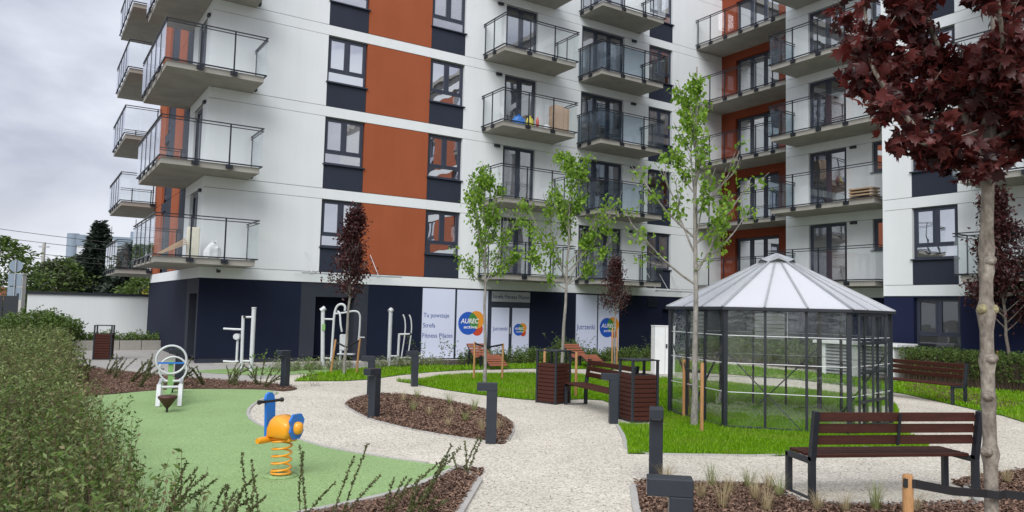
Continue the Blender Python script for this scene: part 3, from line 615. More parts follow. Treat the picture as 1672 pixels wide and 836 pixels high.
MULCH_R = [(1.44, 8.66), (2.17, 8.66), (2.95, 8.6), (3.05, 7.85), (3.5, 7.78), (5.2, 8.08), (5.2, 9.0), (5.76, 9.36), (6.62, 9.85), (8.5, 10.8), (8.5, 3), (.95, 3), (1.24, 7.2)]
MULCH_B = smooth_closed([(-8.4, 14.95), (-7.7, 15.95), (-7.05, 16.6), (-6.04, 16.83), (-5.38, 16.85), (-4.9, 16.6), (-4.75, 17.2), (-5.5, 18.1), (-7.2, 18.7), (-8.9, 19.5), (-10.8, 20.6), (-12.6, 21.9), (-12.4, 20.0), (-10.3, 16.6)], 2)
MULCH_3 = smooth_closed([(11.6, 22.2), (10.45, 20.0), (10.35, 18.6), (10.5, 17.1), (11.28, 17.0), (12.2, 17.9), (12.2, 19.5), (12.4, 21.0)], 3)
BED = [W(-4.0, .55)[:2], W(6.9, .55)[:2], W(6.9, 2.4)[:2], (5.0, 29.0), (3.0, 28.2), (.6, 26.7), (-1.4, 25.2), (-3.7, 24.4), (-5.0, 22.6), (-5.4, 21.2), (-4.6, 21.9), (-3.2, 23.5), (-1.4, 24.7), (-3, 25.4)]
for nm, pl_, z_ in (('mulch_island', ISLAND, .012), ('mulch_bed', MULCH_L, .012), ('mulch_bed', MULCH_R, .012), ('mulch_bed', MULCH_B, .012), ('mulch_bed', MULCH_3, .020)): S(sheet(nm, pl_, z_, 'mulch_base'))
LAWN = smooth_closed([(-2.3, 18.8), (-2.42, 19.4), (-2.2, 20.2), (-1.25, 21.6), (.35, 22.35), (1.8, 22.5), (4.07, 22.1), (5.87, 20.98), (7.44, 19.7), (8.4, 18.3), (8.5, 16.9), (7.8, 15.3), (6.8, 13.4), (5.3, 11.3)], 4)[:-4] + [(5.3, 11.3), (3.73, 10.43), (1.62, 10.33), (1.72, 11.0), (1.80, 11.74), (1.86, 12.9), (2.75, 13.0), (2.45, 14.6), (2.0, 16.4), (1.55, 16.5), (.8, 16.05), (.3, 16.2), (-.68, 16.9), (-1.5, 17.7)]
OUTER = [(-5.3, 18.8), (-4.14, 19.15), (-3.62, 19.7), (-3.0, 21.2), (-2.36, 22.3), (-1.6, 23.2), (-.61, 23.95), (.6, 24.6), (2, 25), (3.8, 25.1), (5.4, 24.9), (6.9, 24.4), (8.65, 22.9), (9.62, 21.1), (10.05, 19.3), (10.0, 17.4), (9.97, 15.4), (9.6, 13.6), (9.0, 12), (14, 11), (19, 13), W(6.4, 14)[:2], W(6.4, 2.5)[:2], (5.0, 29.0), (3.0, 28.2), (.6, 26.7), (-1.4, 25.2), (-3.7, 24.2), (-4.8, 22.2), (-5.4, 20.6)]
S(sheet('lawn', LAWN, .014, 'lawn_base')); S(sheet('lawn', OUTER, .015, 'lawn_base')); S(sheet('planting_bed', [W(-3.4, .5)[:2], W(7.2, .5)[:2], W(7.2, 2.3)[:2], (5.0, 29.05), (3.0, 28.25), (.6, 26.75), (-1.4, 25.25), (-3.4, 24.3), (-3.4, 25.3)], .016, 'soil'))
# mulch chips: bent slivers of bark
def chips(poly, dens, name, size=.065):
    X, Y = sample_poly(poly, dens); n = len(X); a = RNG.uniform(0, 6.28, n); ln = RNG.uniform(.5, 1.5, n) * size; wd = RNG.uniform(.15, .4, n) * size; ti = RNG.uniform(-.5, .5, n); z = RNG.uniform(.014, .045, n)
    d = np.stack([np.cos(a) * np.cos(ti), np.sin(a) * np.cos(ti), np.sin(ti)], 1); s_ = np.stack([-np.sin(a), np.cos(a), RNG.uniform(-.5, .5, n)], 1); c = np.stack([X, Y, z], 1)
    up = np.array([0, 0, .012]); V = np.stack([c - d * ln[:, None] / 2, c + s_ * wd[:, None] / 2 + up, c + d * ln[:, None] / 2, c - s_ * wd[:, None] / 2 + up], 1).reshape(-1, 3)
    o = link(name, np_mesh(name, V, np.arange(n * 4).reshape(n, 4), 'chip')); o['kind'] = 'stuff'; return o
tag(chips(ISLAND, 1500, 'bark_chips'), 'brown bark chips covering the oval island bed', 'bark mulch'); tag(chips([p for p in MULCH_L], 1900, 'bark_chips'), 'bark chips in the wedge bed beside the green play surface', 'bark mulch')
tag(chips([(1.44, 8.66), (2.95, 8.6), (3.05, 7.85), (3.5, 7.78), (5.2, 8.08), (5.2, 9.0), (5.76, 9.36), (6.62, 9.85), (6.8, 6), (4, 5), (1.1, 5.6)], 1900, 'bark_chips'), 'bark chips in the bed behind the nearest bench', 'bark mulch')
tag(chips(MULCH_B, 600, 'bark_chips', .06), 'reddish bark chips in the bed behind the seesaw', 'bark mulch'); tag(chips(MULCH_3, 700, 'bark_chips', .06), 'bark chips around the bench right of the greenhouse', 'bark mulch')
# grass blades
def blade_tris(n): return (np.arange(n)[:, None, None] * 5 + np.array([[0, 1, 2], [0, 2, 4], [4, 2, 3]])[None]).reshape(-1, 3)
def blades(poly, dens, name, h=.06, wd=.006, mat='grass_blade', z=.014, keep=None):
    X, Y = sample_poly(poly, dens)
    if keep is not None: k = keep(X, Y); X, Y = X[k], Y[k]
    n = len(X); pat = .75 + .5 * (np.sin(X * 3.1 + Y * 1.7) * np.sin(Y * 2.3 - X) * .5 + .5)
    a = RNG.uniform(0, 6.28, n); hh = h * RNG.uniform(.5, 1.3, n) * pat; le = RNG.uniform(.1, .6, n) * hh; b = RNG.uniform(0, 6.28, n)
    c = np.stack([X, Y, np.full(n, z)], 1); s_ = np.stack([np.cos(a), np.sin(a), np.zeros(n)], 1) * (wd * RNG.uniform(.6, 1.3, n))[:, None]
    tip = c + np.stack([np.cos(b) * le, np.sin(b) * le, hh], 1); mid = c * .45 + tip * .55 + np.stack([np.zeros(n), np.zeros(n), hh * .1], 1)
    V = np.stack([c - s_, c + s_, mid + s_ * .7, tip, mid - s_ * .7], 1).reshape(-1, 3)
    o = link(name, np_mesh(name, V, blade_tris(n), mat)); o['kind'] = 'stuff'; return o
near = lambda X, Y: (Y < 16.2)
tag(blades(LAWN, 3000, 'grass', .055, .005, keep=lambda X, Y: Y < 15), 'bright green grass around the greenhouse in front', 'grass')
tag(blades(LAWN, 1500, 'grass', .08, .008, keep=lambda X, Y: Y >= 15), 'bright green grass of the middle lawn behind the bins', 'grass')
tag(blades(OUTER, 330, 'grass', .07, .014, keep=lambda X, Y: (Y > 11) & (X < 17)), 'green grass strip in front of the building plants', 'grass')

dbr = chips([(-4, 11.5), (-2.2, 10.6), (-.3, 9.6), (-.2, 6), (1.0, 6), (1.3, 9), (5, 9.3), (8, 12), (9.3, 16), (8.7, 18.5), (1.4, 10.2), (1.5, 13), (.5, 15.8), (-1.6, 17.5), (-4.5, 18.6), (-4.6, 14)], 7, 'path_litter', .035); tag(dbr, 'scattered bits of bark and dead leaves on the pale path', 'litter')
dbr2 = chips([(x_, y_) for x_, y_ in GREEN], 3, 'path_litter', .03); tag(dbr2, 'few scattered bits of bark on the green play surface', 'litter')
# concrete edging stones
def kerb(path, w_=.06, z=.03, ln=.8, close=False):
    pts = [Vector((p[0], p[1], 0)) for p in path] + ([Vector((path[0][0], path[0][1], 0))] if close else [])
    root = S(empty('kerb', (0, 0, 0)))
    acc = [0]
    for a, b in zip(pts[:-1], pts[1:]): acc.append(acc[-1] + (b - a).length)
    def at_(d):
        for i in range(len(pts) - 1):
            if d <= acc[i + 1] or i == len(pts) - 2: return pts[i].lerp(pts[i + 1], (d - acc[i]) / max(1e-6, acc[i + 1] - acc[i]))
    n = max(1, round(acc[-1] / ln))
    for i in range(n):
        a = at_(acc[-1] * i / n); b = at_(acc[-1] * (i + 1) / n); d = (b - a).normalized()
        MB().bar(a + d * .005 + Vector((0, 0, z / 2 - .03 + random.uniform(-.002, .002))), b - d * .005 + Vector((0, 0, z / 2 - .03)), w_, z + .06).build('kerb_stone', 'concrete', root)
    return root
KL = [(-.56, 9.16), (-.77, 8.52), (-.99, 8.01), (-1.20, 7.65), (-1.41, 7.40), (-1.71, 7.08), (-2.28, 6.48)]
kerb(KL, .07, .045, .5); kerb([(-.56, 9.14), (-.25, 9.08), (-.42, 7.22), (-.62, 5)], .08, .03, .9); kerb(ISLAND, .05, .022, .5, True)
kerb([(.95, 3.2), (1.22, 7.2), (1.42, 8.68), (2.17, 8.69), (2.96, 8.63), (3.04, 7.88)], .07, .03, .9); kerb([(3.04, 7.84), (3.5, 7.77), (5.22, 8.07), (5.22, 9.02), (5.76, 9.38), (6.62, 9.87)], .07, .03, .9)
kerb([(5.3, 11.28), (3.73, 10.41), (1.60, 10.31), (1.70, 11.0), (1.78, 11.74), (1.84, 12.88)], .06, .022, .7); kerb([p for p in GREEN[17:60]], .05, .018, .6)

# ---------------------------------------------------------------- benches
def make_bench(name):
    r = empty(name)
    for s_ in (-.97, .97):
        f = MB(); f.bbox(s_ - .03, s_ + .03, .2, .26, 0, .415, .005); f.bar((s_, -.22, 0), (s_, -.22, .44), .06, .06, (0, 1, 0)); f.bar((s_, -.22, .40), (s_, -.30, .92), .06, .06, (0, 1, 0)); f.bbox(s_ - .03, s_ + .03, -.19, .26, .365, .42, .005); f.bbox(s_ - .025, s_ + .025, -.22, .26, .0, .012, .002)
        f.build('leg_frame', 'anthracite', r)
    sl = MB().bbox(-.94, .94, -.05, .05, 0, .034, .006).mesh('slat', 'bench_wood')
    for i in range(4): link('slat', sl, r, (0, -.125 + i * .117, .418))
    bs = MB().bbox(-.94, .94, -.017, .017, 0, .095, .006).mesh('slat', 'bench_wood')
    for i in range(3): z_ = .565 + i * .122; link('slat', bs, r, (0, -.205 - (z_ - .44) * .155, z_), rot=(R(-9), 0, 0))
    cs = MB(); cs.bar((0, -.262, .56), (0, -.312, .90), .03, .012, (0, 1, 0)); cs.build('back_strap', 'anthracite', r)
    return r
b1 = make_bench('park_bench'); b1.location = (4.10, 8.41, .003); b1.rotation_euler = (0, 0, R(10)); tag(b1, 'nearest wooden bench seen from behind, dark slats on anthracite frame', 'bench', 'park benches')
b2 = copy_tree(b1, None, (1.72, 14.72, .003), R(110.5)); tag(b2, 'wooden bench between two slatted litter bins beside the path', 'bench')
b3 = copy_tree(b1, None, (9.78, 18.18, .003), R(116)); tag(b3, 'wooden bench right of the greenhouse in front of the clipped hedge', 'bench')
# paved pads under benches are part of the path

# ---------------------------------------------------------------- litter bins
def make_bin(name):
    r = empty(name); h = .24
    for sx in (-1, 1):
        for sy in (-1, 1): MB().bbox(sx * h - .022, sx * h + .022, sy * h - .022, sy * h + .022, 0, 1.06, .004).build('corner_post', 'anthracite', r)
    n = 10; sm = MB().bbox(-h + .024, h - .024, -.012, .012, 0, .068, .008).mesh('slat', 'bin_wood')
    for side in range(4):
        a = side * math.pi / 2; ox, oy = math.sin(a) * h, -math.cos(a) * h
        for i in range(n): link('slat', sm, r, (ox, oy, .035 + i * .0785), a)
    MB().box(-h + .03, h - .03, -h + .03, h - .03, .04, .80).build('liner', 'anthracite', r)
    MB().bbox(-h - .03, h + .03, -h - .03, h + .03, 1.06, 1.08, .004).build('lid', 'anthracite', r)
    MB().bbox(-h, h, -h, h, .01, .035, .004).build('base', 'anthracite', r); return r
def hexpos(mid, ang, h=.24): c, s_ = math.cos(ang), math.sin(ang); return (mid[0] + c * h - s_ * h, mid[1] + s_ * h + c * h, .003)
n1 = make_bin('litter_bin'); n1.location = hexpos((.95, 15.46), R(50)); n1.rotation_euler = (0, 0, R(50)); tag(n1, 'slatted wooden litter bin at the left end of the middle bench', 'litter bin', 'slatted litter bins')
n2 = copy_tree(n1, None, hexpos((2.14, 13.18), R(19)), R(19)); tag(n2, 'slatted wooden litter bin at the right end of the middle bench', 'litter bin')
n3 = copy_tree(n1, None, (-12.9, 24.2, .003), R(20)); tag(n3, 'slatted litter bin far left beyond the hedge near the white wall', 'litter bin')

# ---------------------------------------------------------------- bollard lights
def make_bollard(name):
    r = empty(name); MB().bbox(-.075, .075, -.075, .075, 0, .735, .006).build('post', 'bollard_paint', r); MB().bbox(-.215, .075, -.075, .075, .735, .845, .006).build('lamp_head', 'bollard_paint', r)
    MB().box(-.19, -.09, -.05, .05, .729, .735).build('light_lens', 'plastic_white', r); return r
bol = None
for px, py, a, lab in [(1.12, 4.95, -8, 'nearest bollard light at the bottom edge, its head reaching left'), (1.66, 8.58, 80, 'tall looking dark bollard light at the corner of the right mulch bed'), (-.235, 10.9, 0, 'bollard light at the right tip of the oval mulch island'), (-2.27, 12.94, 60, 'bollard light on the left rim of the oval mulch island'),
                       (-2.9, 16.05, 10, 'bollard light half hidden behind the one on the island rim'), (-5.07, 17.3, 60, 'bollard light at the tip of the bed behind the green play surface'), (-2.27, 18.35, 20, 'bollard light at the left tip of the middle lawn'), (-7.3, 16.9, 40, 'bollard light hidden behind the seesaw rings'), (1.80, 13.1, 0, 'bollard light standing close beside the right litter bin')]:
    if bol is None: bol = b_ = make_bollard('bollard_light')
    else: b_ = copy_tree(bol)
    b_.location = (px, py, .004); b_.rotation_euler = (0, 0, R(a)); tag(b_, lab, 'bollard', 'bollard lights along the path')

# ---------------------------------------------------------------- hexagonal greenhouse
GC = Vector((4.96, 14.14, 0)); GR = 1.93; GA0 = R(-14.5)
gh = empty('greenhouse', GC, GA0); tag(gh, 'hexagonal glass greenhouse with pale conical roof on the lawn', 'greenhouse')
hexp = [Vector((GR * math.cos(R(240 + 60 * i)), GR * math.sin(R(240 + 60 * i)), 0)) for i in range(6)]   # side 0 is the front
EV = 2.03; AP = 3.02; TR = .26
rows_ = [.06, .62, 1.10, 1.56, 1.98]
cpost = MB().box(-.035, .035, -.035, .035, .0, EV).mesh('corner_post', 'anthracite'); ipost = MB().box(-.02, .02, -.02, .02, .06, EV - .05).mesh('mullion', 'anthracite')
glz = {}
for i in range(6):
    a, b = hexp[i], hexp[(i + 1) % 6]; d = (b - a).normalized(); ang = math.atan2(d.y, d.x); Ls = (b - a).length
    link('corner_post', cpost, gh, a, ang + R(30))
    MB().bar(a + Vector((0, 0, .035)), b + Vector((0, 0, .035)), .07, .06).build('base_rail', 'anthracite', gh); MB().bar(a + Vector((0, 0, EV - .02)), b + Vector((0, 0, EV - .02)), .07, .06).build('top_rail', 'anthracite', gh)
    for j in range(3):
        p = a + d * (Ls * j / 3)
        if j: link('mullion', ipost, gh, p, ang)
        for q in range(4):
            z0, z1 = rows_[q], rows_[q + 1]
            if q not in glz: glz[q] = MB().box(.012, Ls / 3 - .012, -.004, .004, 0, z1 - z0 - .004).mesh('pane', 'film_glass')
            link('pane', glz[q], gh, p + Vector((0, 0, z0)), ang, rot=(random.uniform(-.008, .008), 0, ang))
            if q: MB().bar(p + d * .01 + Vector((0, 0, z0)), p + d * (Ls / 3 - .01) + Vector((0, 0, z0)), .012, .010).build('glazing_bar', 'plastic_white', gh)
    if i != 1:
        inw = Vector((-d.y, d.x, 0)) * .05
        MB().bar(a + inw + Vector((0, 0, 1.3)), a + d * (Ls * .62) + inw + Vector((0, 0, .06)), .035, .02).build('brace', 'anthracite', gh)
    else:   # door leaf with extra rails
        inw = Vector((d.y, -d.x, 0)) * .05
        p0 = a + d * .30 + inw; p1 = a + d * 1.55 + inw
        dm = MB()
        for z_ in (.1, .52, 1.0, 1.48, 1.95): dm.bar(p0 + Vector((0, 0, z_)), p1 + Vector((0, 0, z_)), .03, .045)
        for f_ in (0, .5, 1): q = p0.lerp(p1, f_); dm.bar(q + Vector((0, 0, .08)), q + Vector((0, 0, 1.97)), .035, .035)
        dm.build('door', 'anthracite', gh)
# louvre vents in two bays of the back sides
for i, j in ((3, 1), (4, 1)):
    a, b = hexp[i], hexp[(i + 1) % 6]; d = (b - a).normalized(); Ls = (b - a).length; inw = Vector((-d.y, d.x, 0)) * .03
    for q in range(7): MB().bar(a + d * (Ls * j / 3 + .03) + inw + Vector((0, 0, 1.45 + q * .078)), a + d * (Ls * (j + 1) / 3 - .03) + inw + Vector((0, 0, 1.45 + q * .078)), .012, .062).build('louvre_blade', 'plastic_white', gh)
for i in range(6):
    a = hexp[i] * 1.045; b = hexp[(i + 1) % 6] * 1.045
    for j in range(3):
        e0 = a.lerp(b, j / 3); e1 = a.lerp(b, (j + 1) / 3); t0 = e0 * (TR / GR); t1 = e1 * (TR / GR)
        P4 = [e0 + Vector((0, 0, EV)), e1 + Vector((0, 0, EV)), t1 + Vector((0, 0, AP - .12)), t0 + Vector((0, 0, AP - .12))]
        MB().add([*P4, *[q - Vector((0, 0, .016)) for q in P4]], [(0, 1, 2, 3), (7, 6, 5, 4), (0, 4, 5, 1), (1, 5, 6, 2), (2, 6, 7, 3), (3, 7, 4, 0)]).build('roof_panel', 'roof_poly', gh)
        MB().bar(P4[0] + Vector((0, 0, .008)), P4[3] + Vector((0, 0, .008)), .045 if j == 0 else .03, .03).build('roof_rib', 'galvanised', gh)
    MB().bar(a + Vector((0, 0, EV - .02)), b + Vector((0, 0, EV - .02)), .05, .05).build('gutter', 'anthracite', gh)
capm = MB(); n_ = 12
ring = [(.34 * math.cos(2 * math.pi * k / n_), .34 * math.sin(2 * math.pi * k / n_), AP - .10 + (.035 if k % 2 else -.03)) for k in range(n_)]
capm.add(ring + [(0, 0, AP + .06)], [(k, (k + 1) % n_, n_) for k in range(n_)]); capm.build('roof_cap', 'galvanised', gh)

# ---------------------------------------------------------------- spring rocker
rk = empty('spring_rocker', (-2.49, 8.5, .008), R(-28)); tag(rk, 'yellow and blue spring rocker on the green play surface', 'spring rocker')
hel = [(.105 * math.cos(t_), .105 * math.sin(t_), .03 + .32 * (max(0, t_ - 9) / (2 * math.pi * 6 - 9)) + .004 * t_ / 3) for t_ in np.linspace(0, 2 * math.pi * 6, 110)]
MB().tube(hel, .0115, 7).build('spring', 'yellow_plastic', rk); MB().lathe([(0, 0), (.19, 0), (.19, .012), (0, .014)], 20).build('base_plate', 'rubber_green', rk)
MB().bbox(-.17, .16, -.07, .07, .385, .43, .012).build('platform', 'yellow_plastic', rk)
MB().tube([(-.13, -.24, .395), (-.13, -.2, .395), (-.13, .2, .395), (-.13, .24, .395)], [.03, .037, .037, .03], 12).build('footrest', 'yellow_plastic', rk)
def slab_profile(pts, y0, y1): 
    n = len(pts); return MB().add([(x_, y0, z_) for x_, z_ in pts] + [(x_, y1, z_) for x_, z_ in pts], [tuple(range(n)), tuple(range(2 * n - 1, n - 1, -1))] + [(i, n + i, n + (i + 1) % n, (i + 1) % n) for i in range(n)])
# body: arched shell
prof = [(-.15, .42), (-.145, .52), (-.10, .61), (-.03, .665), (.05, .64), (.11, .61), (.17, .60), (.185, .56), (.18, .48), (.15, .42)]
body = MB(); ysec = [(-.125, .78), (-.105, .95), (-.04, 1.0), (.04, 1.0), (.105, .95), (.125, .78)]; np_ = len(prof)
vs = [(.03 + (x_ - .03) * s_, y_, .50 + (z_ - .50) * s_) for y_, s_ in ysec for x_, z_ in prof]
fs = [(i * np_ + k, i * np_ + (k + 1) % np_, (i + 1) * np_ + (k + 1) % np_, (i + 1) * np_ + k) for i in range(len(ysec) - 1) for k in range(np_)] + [tuple(range(np_ - 1, -1, -1)), tuple(range((len(ysec) - 1) * np_, len(ysec) * np_))]
body.add(vs, fs, True); body.build('seat', 'yellow_plastic', rk)
hp = [(-.085, .40), (-.07, .78), (-.078, .83), (-.06, .875), (-.02, .90), (.025, .89), (.05, .85), (.06, .78), (.045, .40)]
hd = MB().add([(-.19 - .25 * (z_ - .4) * .35, x_, z_) for x_, z_ in hp] + [(-.155 - .25 * (z_ - .4) * .35, x_, z_) for x_, z_ in hp], [tuple(range(9)), tuple(range(17, 8, -1))] + [(i, (i + 1) % 9, 9 + (i + 1) % 9, 9 + i) for i in range(9)]); hd.build('head_panel', 'blue_plastic', rk)
MB().tube([(-.20, -.18, .80), (-.20, -.16, .80), (-.20, -.155, .80), (-.20, .155, .80), (-.20, .16, .80), (-.20, .18, .80)], [.026, .026, .017, .017, .026, .026], 10).build('handlebar', 'black_rubber', rk)
fp = [(-.05, .42), (-.10, .50), (-.085, .56), (-.11, .62), (-.06, .69), (.06, .69), (.11, .62), (.085, .56), (.10, .50), (.05, .42)]; nf_ = len(fp)
MB().add([(.185, y_, z_) for y_, z_ in fp] + [(.212, y_, z_) for y_, z_ in fp], [tuple(range(nf_ - 1, -1, -1)), tuple(range(nf_, 2 * nf_))] + [(i, (i + 1) % nf_, nf_ + (i + 1) % nf_, nf_ + i) for i in range(nf_)]).build('fin', 'blue_plastic', rk)
MB().lathe([(.0, -.075), (.045, -.06), (.06, -.02), (.06, .03), (.04, .06), (0, .07)], 16, (.215, 0, .54)).build('tail', 'yellow_plastic', rk)

# ---------------------------------------------------------------- seesaw
ss = empty('seesaw', (-6.384, 14.436, .008), R(22.5)); tag(ss, 'seesaw with two white ring handles and brown cone seats', 'seesaw')
MB().bar((0, -1.45, .27), (0, 1.45, .30), .08, .06).build('beam', 'seesaw_green', ss)
for yb in (-1.5, 1.5):
    zc = .10; MB().lathe([(0, zc - .02), (.035, zc - .02), (.15, zc + .14), (.16, zc + .165), (.13, zc + .185), (0, zc + .195)], 20, (0, yb, 0)).build('seat', 'seat_brown', ss)
    MB().tube([(0, yb, .0), (0, yb, .14)], .02, 8).build('buffer', 'black_rubber', ss)
for yb, zr in ((-.5, .82), (1.25, .50)):
    MB().tube([(.255 * math.cos(t_), yb, zr + .255 * math.sin(t_)) for t_ in np.linspace(0, 2 * math.pi, 37)], .02, 8, cap=False).build('ring_handle', 'silver_paint', ss)
    if yb < 0:
        MB().bar((0, yb + .03, .29), (0, yb + .03, .80), .085, .05, (0, 1, 0)).build('ring_post', 'seesaw_green', ss)
        MB().bar((-.22, yb, zr - .06), (.22, yb, zr - .06), .05, .03).build('handle_bar', 'blue_plastic', ss)
for sx in (-.18, .18):
    lg = MB(); lg.bar((sx, -.74, 0), (sx, -.56, .37), .05, .07, (1, 0, 0)); lg.bar((sx, -.56, .36), (sx, .56, .36), .05, .05, (1, 0, 0)); lg.bar((sx, .74, 0), (sx, .56, .37), .05, .07, (1, 0, 0)); lg.build('leg', 'silver_paint', ss)
for yy in (-.56, .56): MB().tube([(-.2, yy, .33), (.2, yy, .33)], .025, 10).build('axle', 'silver_paint', ss)

# ---------------------------------------------------------------- outdoor gym machines (silver tube)
def tb(r, name, pts, rad, mat='silver_paint', sm=True): return MB().tube([tuple(p) for p in (smooth_open(pts, 5) if sm else pts)], rad, 10).build(name, mat, r)
g1 = empty('gym_machine', (-7.15, 21.15, .01), 0); tag(g1, 'silver outdoor pull machine on the left with a seat arm', 'gym machine', 'outdoor gym machines')
tb(g1, 'post', [(0, 0, 0), (0, 0, 1.74)], .062, sm=False); MB().lathe([(.0, .0), (.07, 0), (.07, .03), (0, .035)], 14, (0, 0, 1.74)).build('cap', 'silver_paint', g1); tb(g1, 'column', [(-.27, 0, 0), (-.29, 0, 1.53)], .045, sm=False); tb(g1, 'strut', [(-.29, 0, 1.49), (0, 0, 1.5)], .03, sm=False); tb(g1, 'strut', [(-.27, 0, .28), (0, 0, .28)], .03, sm=False)
tb(g1, 'lever', [(-.42, .02, .22), (-.42, .02, 1.02)], .035, sm=False); tb(g1, 'arm', [(-.82, 0, 1.16), (-.5, 0, 1.15), (-.28, 0, 1.15)], .03, sm=False); tb(g1, 'footrest', [(-.78, 0, .26), (-.55, 0, .25), (-.36, 0, .26)], .032, sm=False)
MB().tube([(-.43, -.09, .95), (-.43, .07, .95)], .085, 14).build('weight_drum', 'silver_paint', g1); MB().tube([(-.24, -.07, 1.5), (-.24, .07, 1.5)], .035, 10).build('pivot', 'black_rubber', g1)
g2 = empty('gym_machine', (-5.75, 23.5, .01), 0); tag(g2, 'silver outdoor chest press machine in front of the doorway', 'gym machine', 'outdoor gym machines')
tb(g2, 'post', [(0, 0, 0), (-.06, 0, 1.72)], .062, sm=False); MB().tube([(-.12, -.02, 1.70), (.0, .02, 1.80)], .075, 14).build('cap', 'silver_paint', g2); tb(g2, 'frame', [(.25, 0, 0), (.28, 0, 1.0), (.30, 0, 1.6), (.38, 0, 1.86), (.52, 0, 1.92), (.62, 0, 1.85), (.62, 0, 1.72)], .038); tb(g2, 'strut', [(0, 0, 1.45), (.3, 0, 1.45)], .028, sm=False); tb(g2, 'strut', [(0, 0, .25), (.3, 0, .25)], .028, sm=False)
tb(g2, 'press_arm', [(.3, 0, 1.62), (.6, -.05, 1.66), (.95, -.1, 1.72), (1.1, -.1, 1.62), (1.12, -.1, 1.3), (1.1, -.1, .8)], .03); tb(g2, 'press_arm', [(.42, -.1, 1.7), (.5, -.15, 1.62), (.55, -.2, 1.3), (.6, -.2, 1.08)], .03); tb(g2, 'grip', [(1.1, -.1, .92), (1.28, -.1, .92)], .02, sm=False)
MB().bbox(.50, .76, -.06, 0, .5, 1.0, .03).build('backrest', 'silver_paint', g2); MB().bbox(.48, .98, -.25, .1, .38, .42, .015).build('seat', 'silver_paint', g2); tb(g2, 'seat_post', [(.52, 0, .05), (.55, 0, .6)], .04, sm=False); MB().bbox(-.05, .05, -.085, -.06, 1.1, 1.3, .005).build('notice_plate', 'seesaw_green', g2)
g3 = empty('gym_machine', (-3.87, 24.5, .01), 0); tag(g3, 'silver outdoor cross trainer with two curved handles', 'gym machine', 'outdoor gym machines')
tb(g3, 'post', [(0, 0, 0), (0, 0, 1.74)], .062, sm=False); MB().tube([(-.03, -.03, 1.72), (.03, .03, 1.80)], .08, 14).build('cap', 'silver_paint', g3); tb(g3, 'upright', [(.28, 0, 0), (.3, 0, 1.02)], .04, sm=False); tb(g3, 'pivot_bar', [(.28, 0, 1.0), (.66, 0, 1.02)], .03, sm=False); MB().tube([(.64, 0, 1.02), (.70, 0, 1.02)], .045, 10).build('pivot', 'black_rubber', g3); tb(g3, 'strut', [(0, 0, .3), (.3, 0, .3)], .028, sm=False)
for dx in (0, .2): tb(g3, 'handle', [(.40 + dx, 0, 1.64), (.46 + dx, 0, 1.5), (.49 + dx, 0, 1.25), (.48 + dx, 0, 1.0), (.45 + dx, 0, .7), (.40 + dx, 0, .3)], .022); MB().bbox(.36 + dx, .62 + dx, -.1, .05, .24, .28, .01).build('pedal', 'silver_paint', g3)
tb(g3, 'rear_bar', [(.75, 0, .25), (1.1, .1, .36)], .03, sm=False)

# ---------------------------------------------------------------- loungers
def make_lounger(name):
    r = empty(name); pr = smooth_open([(.80, .72, 0), (.52, .50, 0), (.25, .31, 0), (.0, .33, 0), (-.2, .40, 0), (-.45, .28, 0), (-.75, .10, 0)], 3)
    for sx in (-.31, .31): MB().tube([(sx, p.x, p.y - .03) for p in pr], .02, 6).build('side_frame', 'anthracite', r)
    for sx in (-.31, .31):
        for yy, zz in ((.62, .55), (-.12, .36)): MB().bar((sx, yy, 0), (sx, yy, zz), .05, .05, (0, 1, 0)).build('leg', 'anthracite', r)
    sm = MB().bbox(-.33, .33, -.043, .043, 0, .024, .005).mesh('slat', 'lounger_wood'); m_ = len(pr)
    for i in range(m_ - 1):
        a, b = pr[i], pr[i + 1]
        ang = math.atan2(b.y - a.y, b.x - a.x); link('slat', sm, r, (0, (a.x + b.x) / 2, (a.y + b.y) / 2), rot=(ang + math.pi, 0, 0))
    return r
l1 = make_lounger('wooden_lounger'); l1.location = (-.72, 24.55, .015); l1.rotation_euler = (0, 0, TH); tag(l1, 'curved slatted wooden lounger in front of the poster windows', 'lounger', 'wooden loungers on the grass')
l2 = copy_tree(l1, None, (2.55, 25.9, .015), TH); tag(l2, 'slatted wooden lounger half hidden behind the left litter bin', 'lounger')

# ---------------------------------------------------------------- utility cabinet, table, white wall, raised bed
cbn = empty('utility_cabinet', (4.62, 22.95, 0), R(12)); tag(cbn, 'tall white utility cabinet left of the greenhouse', 'cabinet')
MB().bbox(-.32, .32, -.16, .16, .08, 1.50, .01).build('body', 'plastic_white', cbn); MB().bbox(-.33, .33, -.17, .17, 1.50, 1.53, .006).build('lid', 'plastic_white', cbn); MB().box(-.32, .32, -.15, .15, 0, .08).build('plinth', 'concrete', cbn); MB().bbox(.02, .07, -.18, -.158, .86, .98, .005).build('handle', 'black_rubber', cbn); MB().box(-.003, .003, -.1625, -.160, .1, 1.48).build('door_gap', 'anthracite', cbn)
vs_ = empty('ventilation_shaft', W(7.1, 9.0), TH - math.pi / 2); tag(vs_, 'low ventilation shaft with white slab top and louvres behind the greenhouse', 'ventilation shaft')
MB().bbox(-.15, 2.8, -.6, .6, 1.03, 1.13, .01).build('slab', 'plastic_white', vs_); MB().box(.1, 2.55, -.40, .45, 0, 1.03).build('inner_wall', 'anthracite', vs_)
for sx in (0, 1.2, 2.4): MB().bbox(sx, sx + .25, -.5, .5, 0, 1.03, .008).build('pier', 'plastic_white', vs_)
for i in range(9):
    for sx in (.25, 1.45): MB().add([(sx, -.47, .06 + i * .107), (sx + .95, -.47, .06 + i * .107), (sx + .95, -.41, .13 + i * .107), (sx, -.41, .13 + i * .107)], [(0, 1, 2, 3)]).build('louvre_blade', 'galvanised', vs_)
